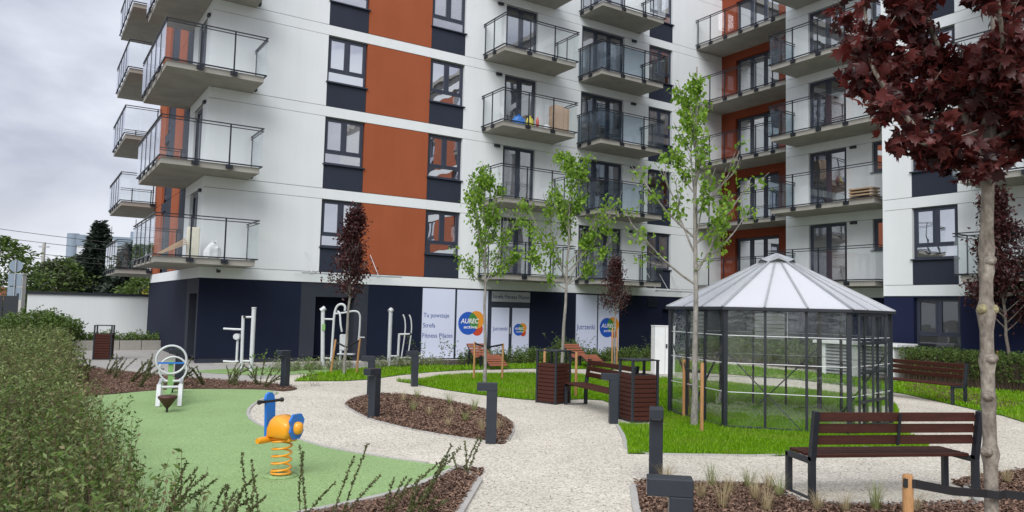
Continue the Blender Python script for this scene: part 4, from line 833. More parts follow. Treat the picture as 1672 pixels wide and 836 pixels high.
gw = empty('garden_wall', (-22.37, 35.1, 0), TH); tag(gw, 'long white rendered wall with dark coping left of the building', 'wall')
MB().box(0, 9.5, 0, .25, 0, 2.08).build('wall', 'render_white', gw); MB().box(-.08, 9.6, -.08, .33, 2.08, 2.2).build('coping', 'anthracite', gw)
rb = empty('raised_bed', (-18.5, 26.3, 0), TH); tag(rb, 'raised planting bed with grey concrete kerb below the white wall', 'planting bed')
for i in range(9): MB().bbox(.01 + i * .75, .74 + i * .75, 0, .14, 0, .36, .008).build('kerb_block', 'concrete_slab', rb)
MB().box(0, 6.75, .14, 1.6, .1, .33).build('soil', 'soil', rb)

# ---------------------------------------------------------------- foliage tools
ORD = ['first', 'second', 'third', 'fourth', 'fifth', 'sixth', 'seventh', 'eighth', 'ninth', 'tenth', 'eleventh', 'twelfth', 'thirteenth', 'fourteenth', 'fifteenth', 'sixteenth']
def ordinals(spots):
    """rank of each (x, y) counted from the left as seen from the camera"""
    rk_ = sorted(range(len(spots)), key=lambda i: spots[i][0] / spots[i][1]); return [ORD[rk_.index(i)] for i in range(len(spots))]
def fan(outline, centre):
    v = np.array(list(outline) + [centre], float); n = len(outline); return (v, np.array([[i, (i + 1) % n, n] for i in range(n)]))
OVAL = (np.array([(0, 0, 0), (.27, .42, .07), (0, 1, -.04), (-.27, .42, .07)]), np.array([[0, 1, 2], [0, 2, 3]]))
NARROW = (np.array([(0, 0, 0), (.19, .45, .07), (0, 1, -.06), (-.19, .45, .07)]), np.array([[0, 1, 2], [0, 2, 3]]))
MAPLE = fan([(0, 0, 0), (.18, -.05, -.06), (.50, .0, -.20), (.36, .17, -.06), (.46, .30, -.12), (.70, .52, -.28), (.40, .50, -.10), (.30, .56, -.08), (.22, .80, -.16), (.10, .78, -.12), (0, 1.08, -.30), (-.10, .78, -.12), (-.22, .80, -.16), (-.30, .56, -.08), (-.40, .50, -.10), (-.70, .52, -.28), (-.46, .30, -.12), (-.36, .17, -.06), (-.50, .0, -.20), (-.18, -.05, -.06)], (0, .34, .04))
MAPLE6 = fan([(0, 0, 0), (.34, .12, -.10), (.26, .40, -.04), (.36, .62, -.12), (.12, .70, -.04), (0, 1.0, -.20), (-.12, .70, -.04), (-.36, .62, -.12), (-.26, .40, -.04), (-.34, .12, -.10)], (0, .38, .05))
def leaf_mesh(name, C, D, size, tmpl, mat, flat=.5):
    """C centres, D leaf axis directions (n,3), size (n,)"""
    Tm, Tf = tmpl; k = len(Tm); n = len(C); D = D / (np.linalg.norm(D, axis=1, keepdims=True) + 1e-9)
    Nn = RNG.normal(size=(n, 3)) + np.array([0, 0, flat * 2]); Nn -= D * (Nn * D).sum(1, keepdims=True); Nn /= (np.linalg.norm(Nn, axis=1, keepdims=True) + 1e-9)
    X = np.cross(D, Nn); sz = np.asarray(size)[:, None, None]
    V = C[:, None, :] + sz * (Tm[None, :, 0:1] * X[:, None, :] + Tm[None, :, 1:2] * D[:, None, :] + Tm[None, :, 2:3] * Nn[:, None, :])
    return np_mesh(name, V.reshape(-1, 3), (np.arange(n)[:, None, None] * k + Tf[None]).reshape(-1, 3), mat)
def limb_pts(p, az, el, ln, curve=.35, n=6, wob=.05):
    pts = [Vector(p)]; d = Vector((math.cos(az) * math.cos(el), math.sin(az) * math.cos(el), math.sin(el)))
    for i in range(n):
        d = (d + Vector((random.gauss(0, wob), random.gauss(0, wob), curve / n + random.gauss(0, wob)))).normalized(); pts.append(pts[-1] + d * ln / n)
    return pts
def grow_tree(name, label, base, H, r0, z0, nl, spread, el, mat_leaf, n_leaf, ls, mat_bark, tmpl=OVAL, droop=-.6, curve=.5, profile=None, seed=1, lean=(0, 0), tw=4, extra=(), jit=.09, cat='tree', group=None, flat=.3, lcl=1, irr=.25, clump=0.0):
    random.seed(seed); root = empty(name, base); tag(root, label, cat, group)
    tp = [Vector((lean[0] * t_ + random.gauss(0, .012), lean[1] * t_ + random.gauss(0, .012), H * t_)) for t_ in np.linspace(0, 1, 12)]
    tp[0] = Vector((0, 0, -.03)); tr = [r0 * (1.25 if i == 0 else 1) * (1 - .78 * (i / 11) ** 1.1) for i in range(12)]
    MB().tube(tp, tr, 10).build('trunk', mat_bark, root)
    br = MB(); segs = []
    def trunk_at(z): f = min(max(z / H, 0), 1) * 11; i = min(int(f), 10); return tp[i].lerp(tp[i + 1], f - i)
    limbs = []
    for i in range(nl):
        u = min(.98, max(0, (i + .5) / nl + random.gauss(0, .5 / nl))); z = z0 + (H * .94 - z0) * u; az = i * 2.4 + random.uniform(-.8, .8); pf = profile(u) if profile else (1 - .75 * u)
        limbs.append((trunk_at(z), az, el + random.uniform(-.15, .15) + .25 * u, spread * pf * random.uniform(1 - irr, 1 + irr * .6)))
    for z, az, el_, ln in extra: limbs.append((trunk_at(z), az, el_, ln))
    for p, az, el_, ln in limbs:
        pts = limb_pts(p, az, el_, ln, curve); rr = r0 * .34 * min(1, ln / spread + .2); br.tube(pts, [rr * (1 - .8 * i / 6) + .003 for i in range(7)], 6); segs += list(zip(pts[1:-1], pts[2:]))
        for j in range(tw):
            q = pts[random.randint(2, 5)]; tpts = limb_pts(q, az + random.uniform(-1.3, 1.3), el_ + random.uniform(-.3, .5), ln * random.uniform(.25, .5), curve * .6, 4, .1)
            br.tube(tpts, [rr * .35 * (1 - .7 * i / 4) + .002 for i in range(5)], 4); segs += list(zip(tpts[:-1], tpts[1:])) * 2
    segs += list(zip(tp[-3:-1], tp[-2:]))
    br.build('branches', mat_bark, root)
    # leaves grow in small groups along the twigs
    ng = n_leaf // lcl; wt = RNG.exponential(1, len(segs)) ** (1 + clump) + .02; idx = RNG.choice(len(segs), ng, p=wt / wt.sum()); f = RNG.uniform(0, 1, ng)
    A = np.array([segs[i][0][:] for i in idx]); B = np.array([segs[i][1][:] for i in idx]); Cg = A + (B - A) * f[:, None]
    C = np.repeat(Cg, lcl, 0) + RNG.normal(0, jit, (ng * lcl, 3)); D = RNG.normal(size=(ng * lcl, 3)) * .8 + np.array([0, 0, droop])
    cr_ = link('crown', leaf_mesh('crown', C, D, ls * RNG.uniform(.6, 1.25, ng * lcl), tmpl, mat_leaf, flat), root); cr_['kind'] = 'stuff'
    return root
def stake(x, y, h, lab, lean=(0, 0), r=.03):
    o = MB().tube([(0, 0, -.02), (lean[0] * .5, lean[1] * .5, h * .5), (lean[0], lean[1], h - .012), (lean[0], lean[1], h)], [r, r * .97, r * .95, r * .8], 9).build('tree_stake', 'stake_wood', None, (x, y, 0))
    tag(o, lab, 'tree stake', 'wooden tree stakes'); return o
def strap(pts, lab, w_=.045):
    mb = MB()
    for a, b in zip(pts[:-1], pts[1:]): mb.bar(a, b, .012, w_)
    o = mb.build('tree_strap', 'strap'); tag(o, lab, 'strap', 'black tree straps'); return o

# ---------------------------------------------------------------- trees in the court
grow_tree('maple_tree', 'tall young green maple left of the greenhouse, sparse drooping leaves', (3.14, 12.93, 0), 6.2, .055, 2.5, 11, 1.7, .80, 'leaf_fresh', 2200, .085, 'bark_young', MAPLE6, -.9, .75, seed=5, extra=[(2.4, math.pi * .98, .42, 1.55), (2.7, .15, .55, 1.6), (3.1, .0, .55, 1.5), (3.2, math.pi * 1.02, .5, 1.45), (3.6, -.4, .7, 1.3)], jit=.07, group='young green maples', lcl=5, flat=.5, irr=.45, clump=.9, tw=5)
stake(3.21, 14.0, 1.06, 'left wooden stake of the tall green maple beside the greenhouse'); stake(3.10, 12.25, 1.12, 'right wooden stake of the tall green maple beside the greenhouse')
strap([(3.21, 14.0, 1.0), (3.12, 13.5, .92), (3.10, 12.95, .93), (3.2, 12.90, .93), (3.12, 12.5, .96), (3.10, 12.25, 1.04)], 'black strap tying the tall green maple to its stakes')
grow_tree('maple_tree', 'green maple with hanging leaves in front of the round logo poster', (-.61, 19.19, 0), 5.4, .045, 2.35, 12, 1.75, .95, 'leaf_fresh', 3300, .083, 'bark_young', MAPLE6, -1.3, .7, seed=9, jit=.075, group='young green maples', lean=(-.12, .1), lcl=5, flat=.4, irr=.5, clump=.7, tw=5, extra=[(2.5, 3.4, .5, 1.0), (2.6, .1, .6, 1.1), (2.9, .3, .9, 2.2)])
stake(-.93, 20.2, 1.02, 'wooden stake left of the trunk by the curved lounger'); stake(-.18, 20.1, 1.0, 'wooden stake right of the trunk by the curved lounger')
strap([(-.93, 20.2, .98), (-.62, 19.3, .93), (-.55, 19.26, .93), (-.18, 20.1, .97)], 'black strap on the maple in front of the lounger')
grow_tree('maple_tree', 'green maple behind the left litter bin, thin pale trunk', (1.21, 17.91, 0), 5.6, .045, 2.3, 11, 2.1, .85, 'leaf_fresh', 3900, .083, 'bark_young', MAPLE6, -1.3, .7, seed=17, jit=.075, group='young green maples', lean=(.2, 0), lcl=5, flat=.4, irr=.5, clump=.7, tw=5, extra=[(2.4, 3.3, .45, 1.2), (2.5, .1, .5, 1.7), (2.8, -.2, .7, 1.9), (3.0, .2, .75, 1.6), (2.9, 3.0, .6, 1.2)])
stake(.77, 16.7, 1.06, 'wooden stake just behind the left litter bin'); stake(1.47, 16.75, 1.0, 'wooden stake between the left litter bin and the middle bench')
strap([(.77, 16.7, 1.03), (1.18, 17.9, .97), (1.24, 17.9, .97), (1.47, 16.75, .97)], 'black strap above the left litter bin')
colprof = lambda u: .9 - .55 * u
grow_tree('purple_maple', 'columnar purple maple in front of the dark doorway', (-4.52, 20.92, 0), 4.75, .045, 2.0, 30, 1.2, .85, 'leaf_purple', 5600, .095, 'bark_young', OVAL, -.2, .5, profile=lambda u: (.45 + u) if u < .35 else max(.08, .95 - .85 * u), seed=21, jit=.11, group='purple leaved maples', lean=(.14, 0))
stake(-4.93, 21.1, .95, 'wooden stake left of the columnar purple maple', (.1, 0)); stake(-4.26, 21.3, .99, 'wooden stake right of the columnar purple maple', (.06, 0))
strap([(-4.83, 21.1, .88), (-4.5, 20.9, .76), (-4.44, 20.9, .76), (-4.2, 21.3, .94)], 'black strap on the columnar purple maple')
grow_tree('purple_maple', 'small purple maple in front of the right logo poster', (3.61, 26.18, 0), 3.85, .04, 1.7, 26, 1.1, .85, 'leaf_purple', 3000, .085, 'bark_young', OVAL, -.2, .3, profile=lambda u: max(.12, .75 - .6 * u), seed=23, jit=.11, group='purple leaved maples')
stake(3.50, 26.0, 1.35, 'pale stake in front of the right logo poster'); stake(3.68, 26.1, 1.3, 'second pale stake close to the small purple maple')
grow_tree('purple_maple', 'purple maple at the right edge behind the big trunk', (13.75, 20.8, 0), 5.6, .05, 1.6, 38, 1.35, .7, 'leaf_purple', 9000, .12, 'bark_dark', OVAL, -.3, .4, profile=lambda u: max(.1, 1.0 - .8 * u), seed=29, jit=.13, group='purple leaved maples', lean=(-.5, 0))
stake(13.75, 21.3, 1.08, 'wooden stake at the right edge in front of the hedge', (-.1, 0)); strap([(13.65, 21.3, 1.02), (14.6, 21.4, .92)], 'black strap at the right edge of the hedge')

# ---------------------------------------------------------------- big purple maple close by
random.seed(3)
mt = empty('purple_maple', (3.13, 5.0, 0)); tag(mt, 'big purple maple close on the right with thick knotted trunk', 'tree', 'purple leaved maples')
zs_ = np.linspace(0, 4.6, 70); tp = []; trr = []
for z_ in zs_:
    r_ = .043 * (1.2 if z_ < .05 else 1) * (1 - .10 * z_ / 3)
    for kz, ka, kw in ((1.06, .016, .04), (1.42, .010, .03), (1.66, .013, .035), (1.98, .024, .05), (2.28, .012, .035), (2.42, .012, .05)): r_ += ka * math.exp(-((z_ - kz) / kw) ** 2)
    if z_ > 2.9: r_ *= max(.35, 1 - .38 * (z_ - 2.9))
    tp.append(Vector((.0 + .015 * math.sin(z_ * 2.2) + .01 * z_ + (.05 * (z_ - 2.9) if z_ > 2.9 else 0), .01 * math.sin(z_ * 1.7), z_ - .03))); trr.append(r_)
MB().tube(tp, trr, 16).build('trunk', 'bark_grey', mt)
for kz, a_ in ((1.98, -2.5), (1.98, -.7), (1.66, -1.3), (1.42, -1.9), (1.06, -2.3), (2.30, -1.2)):
    c = Vector((.06 * math.cos(a_), .06 * math.sin(a_), kz)); kb = MB(); kb.lathe([(0, .03), (.022, .025), (.034, .005), (.036, -.02), (.03, -.05)], 10, (0, 0, 0)); o = kb.build('knot', 'bark_lichen' if kz > 1.9 and kz < 2.1 else 'bark_grey', mt, c * .8 + Vector((0, 0, kz * .2)), rot=(0, R(72), a_))
brm = MB(); segs = []
def limb(pts, r0, r1, twigs=6, tl=.25):
    P_ = smooth_open(pts, 4); n = len(P_); brm.tube(P_, [r0 + (r1 - r0) * i / (n - 1) for i in range(n)], 8); segs.extend(zip(P_[n // 4:-1], P_[n // 4 + 1:]))
    for i in range(twigs):
        q = P_[random.randint(n // 4, n - 1)]; t_ = limb_pts(q, random.uniform(0, 6.28), random.uniform(-.1, .9), tl * random.uniform(.6, 1.4), .2, 5, .12); brm.tube(t_, [.007, .006, .005, .004, .0035, .003], 5); segs.extend(list(zip(t_[:-1], t_[1:])))
        for j in range(2): u_ = limb_pts(t_[random.randint(1, 4)], random.uniform(0, 6.28), random.uniform(-.3, .7), tl * .55, .1, 4, .15); brm.tube(u_, [.004, .0035, .003, .0025, .002], 4); segs.extend(list(zip(u_[:-1], u_[1:])))
limb([(-.02, 0, 2.93), (-.18, -.05, 2.93), (-.34, -.08, 3.0), (-.52, -.1, 3.18), (-.70, -.12, 3.40), (-.80, -.12, 3.60), (-.83, -.12, 3.9), (-.83, -.1, 4.25)], .026, .007, 9)
limb([(-.02, 0, 2.86), (-.15, -.12, 2.85), (-.34, -.25, 2.92), (-.6, -.3, 3.02)], .018, .006, 5)
limb([(0, 0, 3.0), (-.1, .02, 3.3), (-.25, 0, 3.65), (-.45, -.05, 4.1), (-.55, 0, 4.6)], .03, .008, 12)
limb([(.02, 0, 3.1), (.12, .0, 3.5), (.2, .02, 4.0), (.22, 0, 4.7)], .032, .01, 12)
limb([(.02, 0, 2.95), (.25, -.1, 3.1), (.5, -.15, 3.35), (.75, -.2, 3.8)], .024, .007, 12)
limb([(.02, .02, 3.15), (.3, .3, 3.4), (.6, .5, 3.7), (.8, .6, 4.2)], .022, .007, 9); limb([(-.02, .02, 3.1), (-.3, .35, 3.35), (-.45, .5, 3.6), (-.55, .6, 4.1)], .022, .007, 9)
limb([(0, -.02, 3.2), (-.1, -.35, 3.4), (-.25, -.6, 3.7), (-.4, -.7, 4.2)], .022, .007, 9); limb([(.05, -.02, 3.1), (.3, -.35, 3.3), (.5, -.6, 3.6)], .02, .007, 9); limb([(0, 0, 3.4), (-.35, .0, 3.65), (-.5, -.1, 3.9), (-.62, -.1, 4.3)], .02, .006, 10)
brm.build('branches', 'bark_grey', mt)
nl_ = 5600; idx = RNG.integers(0, len(segs), nl_); f = RNG.uniform(0, 1, nl_); A = np.array([segs[i][0][:] for i in idx]); B = np.array([segs[i][1][:] for i in idx]); C = A + (B - A) * f[:, None] + RNG.normal(0, .04, (nl_, 3))
D = RNG.normal(size=(nl_, 3)) * .7 + np.array([0, 0, -.55]); szs = RNG.uniform(.045, .10, nl_)
order = np.argsort(C[:, 1] - .0 * C[:, 2]); vis = [i for i in order if 3.13 + C[i, 0] < 3.9 and C[i, 2] < 4.05][:300]; rest = np.setdiff1d(np.arange(nl_), vis)
cr_ = link('crown', leaf_mesh('crown', C[rest], D[rest], szs[rest], MAPLE, 'leaf_purple_near', .4), mt); cr_['kind'] = 'stuff'
lms = [np_mesh('leaf', MAPLE[0] * np.array([1, 1, s_]), MAPLE[1], m_) for s_, m_ in ((1, 'leaf_purple_near'), (2.2, 'leaf_purple_near'), (-1.2, 'leaf_purple_near'))]
for q, i in enumerate(vis):
    d = Vector(D[i]).normalized(); nn = Vector((random.gauss(0, 1), random.gauss(0, 1), random.gauss(.8, 1))); nn = (nn - d * nn.dot(d)).normalized(); xx = d.cross(nn)
    o = link('leaf', lms[q % 3], mt); s_ = float(szs[i]); o.matrix_local = Matrix.Translation(C[i].tolist()) @ Matrix((xx, d, nn)).transposed().to_4x4() @ Matrix.Scale(s_, 4)
stake(2.335, 4.48, 1.0, 'thick pale stake at the bottom edge tied to the big purple maple', r=.031)
strap([(2.30, 4.46, .955), (2.37, 4.46, .95), (2.7, 4.66, .87), (3.07, 4.93, .80), (3.15, 4.925, .79), (3.22, 4.98, .79), (3.5, 5.0, .76)], 'wide black strap around the big purple maple trunk', .05)

# ---------------------------------------------------------------- clipped shrubs, hedges
def shoots(name, pos, hts, n_per, ls, mat_leaf, mat_stem, parent, stem_r=.004, low=.35, spread=.05, lean=.12, tmpl=OVAL):
    """upright leafy shoots; pos (n,2)"""
    n = len(pos); ln = RNG.normal(0, lean, (n, 2)); C = []; D = []
    tt = RNG.uniform(low, 1.02, (n, n_per)); h = np.asarray(hts)[:, None]
    cx = pos[:, 0:1] + ln[:, 0:1] * tt * h; cy = pos[:, 1:2] + ln[:, 1:2] * tt * h; cz = tt * h
    C = np.stack([cx, cy, cz], 2).reshape(-1, 3); C[:, :2] += RNG.normal(0, spread * .25, (len(C), 2)); az = RNG.uniform(0, 6.28, len(C))
    D = np.stack([np.cos(az), np.sin(az), RNG.uniform(.1, 1.1, len(C))], 1)
    lo = link('leaves', leaf_mesh('leaves', C, D, ls * RNG.uniform(.55, 1.25, len(C)), tmpl, mat_leaf, .5), parent); lo['kind'] = 'stuff'
    # stems: three-sided tapered slivers
    a = np.array([0, 2.1, 4.2]); bx = stem_r * np.cos(a); by = stem_r * np.sin(a)
    base = np.stack([pos[:, 0:1] + bx, pos[:, 1:2] + by, np.zeros((n, 3))], 2); tipx = pos[:, 0:1] + ln[:, 0:1] * h; tipy = pos[:, 1:2] + ln[:, 1:2] * h
    top = np.stack([tipx + bx * .3, tipy + by * .3, np.repeat(h, 3, 1)], 2); V = np.concatenate([base, top], 1).reshape(-1, 3); k = np.arange(n)[:, None] * 6
    Fq = np.concatenate([k + np.array([0, 1, 4, 3]), k + np.array([1, 2, 5, 4]), k + np.array([2, 0, 3, 5])], 0)
    so = link('stems', np_mesh('stems', V, Fq, mat_stem), parent); so['kind'] = 'stuff'
def strip_pts(s0, s1, o0, o1, n): return np.array([W(s, o)[:2] for s, o in zip(RNG.uniform(s0, s1, n), RNG.uniform(o0, o1, n))])
hg = empty('privet_hedge', W(-16.4, 10)); tag(hg, 'broad loose green hedge filling the lower left foreground', 'hedge')
def rel(P_, root): return P_ - np.array(root.location[:2])
def hh(n, lo=.82, hi=1.0): return RNG.uniform(lo, hi, n)
pn = strip_pts(-17.6, -15.28, 15.5, 23.2, 1750); keepd = np.hypot(pn[:, 0], pn[:, 1]) > 2.3; pn = pn[keepd]
def hump(P_): return 1 + .10 * np.sin(P_[:, 0] * 2.3 + P_[:, 1] * 1.1) + .08 * np.sin(P_[:, 0] * 5.1 - P_[:, 1] * 3.7)
shoots('near', rel(pn, hg), hh(len(pn), .60, .93) * hump(pn), 30, .052, 'leaf_hedge', 'twig_brown', hg, .0035, .3, .05, .16, NARROW)
pv = strip_pts(-17.6, -15.25, 14.5, 23, 420); pv = pv[np.hypot(pv[:, 0], pv[:, 1]) > 2.3]; shoots('tall', rel(pv, hg), hh(len(pv), .82, 1.04) * hump(pv), 26, .05, 'leaf_shrub', 'twig_brown', hg, .004, .45, .05, .1, NARROW)
pd = strip_pts(-17.6, -15.2, 14, 23, 420); pd = pd[np.hypot(pd[:, 0], pd[:, 1]) > 2.3]; shoots('dry', rel(pd, hg), hh(len(pd), .6, .98), 14, .04, 'leaf_hedge_dry', 'twig_brown', hg, .003, .2, .08)
pf_ = strip_pts(-17.8, -15.3, 6, 15.5, 1500); shoots('mid', rel(pf_, hg), hh(len(pf_), .66, .92), 24, .06, 'leaf_hedge', 'twig_brown', hg, .004, .35, .07, .16, NARROW)
pm_ = strip_pts(-17.8, -15.2, 4, 14, 300); shoots('middry', rel(pm_, hg), hh(len(pm_), .6, .98), 16, .05, 'leaf_hedge_dry', 'twig_brown', hg, .004, .2, .1)
pg = strip_pts(-18.0, -14.9, -7, 6, 1100); shoots('far', rel(pg, hg), hh(len(pg), .7, 1.0), 22, .085, 'leaf_hedge', 'twig_brown', hg, .005, .3, .2)
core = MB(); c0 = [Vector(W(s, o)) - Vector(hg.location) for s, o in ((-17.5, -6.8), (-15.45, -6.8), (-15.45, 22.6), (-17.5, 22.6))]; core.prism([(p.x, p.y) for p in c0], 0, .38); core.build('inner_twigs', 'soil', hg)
hb = empty('tall_bush', (-17.3, 27.9, 0)); tag(hb, 'taller rounded bush at the far end of the left hedge', 'bush')
pb_ = np.array([(r_ * math.cos(a_), r_ * math.sin(a_)) for r_, a_ in zip(np.sqrt(RNG.uniform(0, 1, 420)) * 1.35, RNG.uniform(0, 6.28, 420))]); shoots('bush', pb_, 1.38 - .28 * (pb_ ** 2).sum(1) + RNG.normal(0, .08, 420), 34, .11, 'leaf_shrub', 'twig_brown', hb, .006, .25, .25)
h3 = empty('clipped_hedge', W(6.9, 14)); tag(h3, 'dense clipped green hedge below the ground floor window on the right', 'hedge')
pc_ = strip_pts(6.35, 7.45, 11.9, 21, 1500); shoots('hedge', rel(pc_, h3), RNG.uniform(.93, 1.08, len(pc_)), 30, .07, 'leaf_shrub', 'twig_brown', h3, .005, .25, .1)
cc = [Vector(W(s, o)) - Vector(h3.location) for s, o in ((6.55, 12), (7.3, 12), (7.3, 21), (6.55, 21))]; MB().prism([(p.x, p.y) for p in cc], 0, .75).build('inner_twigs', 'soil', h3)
h4 = empty('loose_hedge', W(8.4, 5.5)); tag(h4, 'loose green hedge behind the greenhouse along the wing', 'hedge')
pc_ = strip_pts(7.6, 9.2, 2.0, 9.0, 700); shoots('hedge', rel(pc_, h4), RNG.uniform(.6, 1.15, len(pc_)), 24, .085, 'leaf_shrub', 'twig_brown', h4, .005, .2, .14)
def shrub(x, y, h, rad, n, mat, lab, ls=.07, per=16, cat='shrub', group='shrubs in front of the posters'):
    r = empty('shrub', (x, y, 0)); tag(r, lab, cat, group); a_ = RNG.uniform(0, 6.28, n); q = np.sqrt(RNG.uniform(0, 1, n)) * rad
    shoots('s', np.stack([q * np.cos(a_), q * np.sin(a_)], 1), h * RNG.uniform(.5, 1.05, n) * (1 - .4 * (q / rad) ** 2), per, ls, mat, 'twig_brown', r, .004, .12, .14, .3); return r
# row of low plants in front of the building
SP = [(-6.4, 21.7), (-5.9, 22.1), (-5.4, 22.4), (-4.95, 22.5), (-4.1, 23.3), (-3.55, 23.9), (-3.2, 24.2), (-2.8, 24.55), (-2.4, 24.85)]
for (x, y), od in zip(SP, ordinals(SP)): shrub(x, y, .42, .36, 46, 'leaf_variegated', od + ' low pale variegated shrub from the left before the gym machines', .055, 14, group='pale variegated shrubs by the gym')
for i, (s_, o_) in enumerate([(-3.2, 1.9), (-2.6, 1.5), (-2.0, 1.6), (-1.4, 1.9), (-.7, 1.7), (-.1, 1.5), (.5, 1.9), (1.7, 2.0), (2.3, 1.5), (2.9, 1.9), (3.5, 1.4), (4.1, 1.8), (4.7, 1.4), (5.2, 1.9), (6.5, 1.9)]):
    x, y, _ = W(s_, o_ + .6); shrub(x, y, .62, .45, 60, 'leaf_shrub', ORD[i] + ' knee high green shrub from the left below the poster windows', .075, 16)
x, y, _ = W(1.15, 2.2); shrub(x, y, 1.15, .5, 120, 'leaf_shrub', 'rounded taller shrub right of the poster door', .07, 22, group='taller shrubs by the posters'); x, y, _ = W(5.8, 2.2); shrub(x, y, 1.2, .55, 60, 'leaf_shrub', 'airy taller shrub left of the white cabinet', .07, 20, group='taller shrubs by the posters')
for lab, x, y, h in [('thin dark leaved stem before the first poster', -2.9, 25.6, 1.1), ('slender upright plant between the first two posters', -2.1, 26.0, 1.25), ('spindly young plant left of the bollard by the gym bed', -5.75, 17.9, .95), ('spindly young plant right of the bollard by the gym bed', -4.5, 17.9, .7)]:
    r = empty('young_shrub', (x, y, 0)); tag(r, lab, 'shrub'); shoots('y', RNG.normal(0, .1, (5, 2)), RNG.uniform(.6, 1, 5) * h, 14, .09, 'leaf_shrub', 'twig_brown', r, .004, .3, .12, .35)
for i in range(6):
    q_ = Vector((-18.5, 26.3, 0)) + ua * (6.3 - i * 1.05) - un * .85; o_ = shrub(q_.x, q_.y, .42, .75, 60, 'leaf_shrub', ORD[i] + ' low plant from the right in the raised bed by the white wall', .085, 16, group='plants in the raised bed'); o_.location.z = .32

# arching cotoneaster sprigs
def sprig(x, y, h, dirn, n, lab, grp, ls=.022, name='cotoneaster'):
    r = empty(name, (x, y, .0)); tag(r, lab, 'shrub', grp); st = MB(); C = []; D = []
    for i in range(n):
        az = dirn + random.uniform(-.9, .9); L_ = h * random.uniform(.55, 1.1); p = limb_pts((random.uniform(-.06, .06), random.uniform(-.06, .06), 0), az, random.uniform(.75, 1.25), L_, -.35, 8, .05); st.tube(p, [.0032 * (1 - .75 * j / 8) + .0008 for j in range(9)], 4)
        for a, b in zip(p[:-1], p[1:]):
            for q in range(int(7 + 26 * L_)):
                c = a.lerp(b, random.random()); C.append(c[:]); d = (b - a).normalized(); D.append((d.x + random.gauss(0, .7), d.y + random.gauss(0, .7), d.z + random.gauss(0, .7)))
    st.build('stems', 'twig_brown', r); lo = link('leaves', leaf_mesh('leaves', np.array(C), np.array(D), ls * RNG.uniform(.6, 1.3, len(C)), OVAL, 'leaf_coton', .3), r); lo['kind'] = 'stuff'
random.seed(12)
for x, y, h, dr, n, lab in [(-2.95, 6.75, .55, .6, 7, 'bushy cotoneaster at the corner where the hedge meets the play surface'), (-2.5, 6.45, .62, .9, 3, 'arching cotoneaster stem left of the spring rocker base'), (-2.05, 6.35, .75, 1.2, 3, 'two tall arching cotoneaster stems below the spring rocker'), (-1.72, 6.5, .80, 1.35, 3, 'upright cotoneaster stems right of the spring rocker'), (-1.45, 6.65, .75, 1.2, 3, 'slender cotoneaster stems along the pale kerb'),
                            (-1.1, 7.0, .72, 1.0, 4, 'crossing cotoneaster stems in the wedge mulch bed'), (-.78, 7.55, .66, 1.1, 4, 'cotoneaster with a tall stem in the wedge mulch bed'), (-.52, 8.75, .5, 1.25, 4, 'cotoneaster in the upper corner of the wedge mulch bed'), (-2.2, 5.9, .5, .8, 7, 'low cotoneaster at the bottom edge'), (-.85, 6.75, .42, .6, 9, 'dense low cotoneaster in the wedge mulch bed at the bottom')]:
    sprig(x, y, h, dr, n, lab, 'cotoneasters in the wedge mulch bed', .028)
SP = [(-8.0, 16.6), (-8.6, 17.4), (-7.6, 17.6), (-9.4, 18.3), (-6.9, 17.3), (-6.5, 17.7), (-6.2, 17.3), (-5.8, 17.6), (-5.5, 17.2), (-10.1, 19.2), (-8.9, 18.8), (-7.9, 18.4), (-11, 20.0), (-9.2, 16.6), (-10.3, 17.9)]
for (x, y), od in zip(SP, ordinals(SP)):
    sprig(x, y, .6, random.uniform(0, 6.28), 6, od + ' sprawling cotoneaster from the left in the reddish bed behind the seesaw', 'cotoneasters behind the seesaw', .034)
# ornamental grass tufts
def tuft(x, y, h, n, mat, lab, grp, spread=1.0):
    a = RNG.uniform(0, 6.28, n); le = RNG.uniform(.1, spread, n); hh_ = h * RNG.uniform(.45, 1.1, n); b = np.stack([np.cos(a) * .03, np.sin(a) * .03, np.zeros(n)], 1) * RNG.uniform(.2, 1.4, (n, 1)); s_ = np.stack([-np.sin(a), np.cos(a), np.zeros(n)], 1) * .0017
    mid = b + np.stack([np.cos(a) * le * hh_ * .35, np.sin(a) * le * hh_ * .35, hh_ * .62], 1); tip = b + np.stack([np.cos(a) * le * hh_ * 1.1, np.sin(a) * le * hh_ * 1.1, hh_ * .95], 1)
    V = np.stack([b - s_, b + s_, mid + s_ * .8, tip, mid - s_ * .8], 1).reshape(-1, 3); o = link('grass_tuft', np_mesh('grass_tuft', V, blade_tris(n), mat), None, (x, y, .012)); tag(o, lab, 'grass tuft', grp)
TI = [(-2.35, 13.2, .3, 0), (-1.72, 13.9, .25, 1), (-1.38, 13.4, .22, 0), (-1.15, 15.0, .28, 1), (-.71, 12.8, .22, 1), (-.40, 11.9, .26, 0), (-.62, 14.1, .32, 1), (-.25, 12.7, .26, 0), (-.95, 12.2, .2, 0), (-2.1, 15.3, .25, 0), (-1.0, 13.4, .2, 0), (-.15, 12.0, .22, 0), (-1.9, 15.9, .26, 1)]
for (x, y, h, m), od in zip(TI, ordinals(TI)):
    tuft(x, y, h * 1.05, 70, 'grass_dry' if not m else 'grass_tuft', od + (' grass tuft from the left on the oval mulch island, dry' if not m else ' grass tuft from the left on the oval mulch island, green'), 'grass tufts on the island')
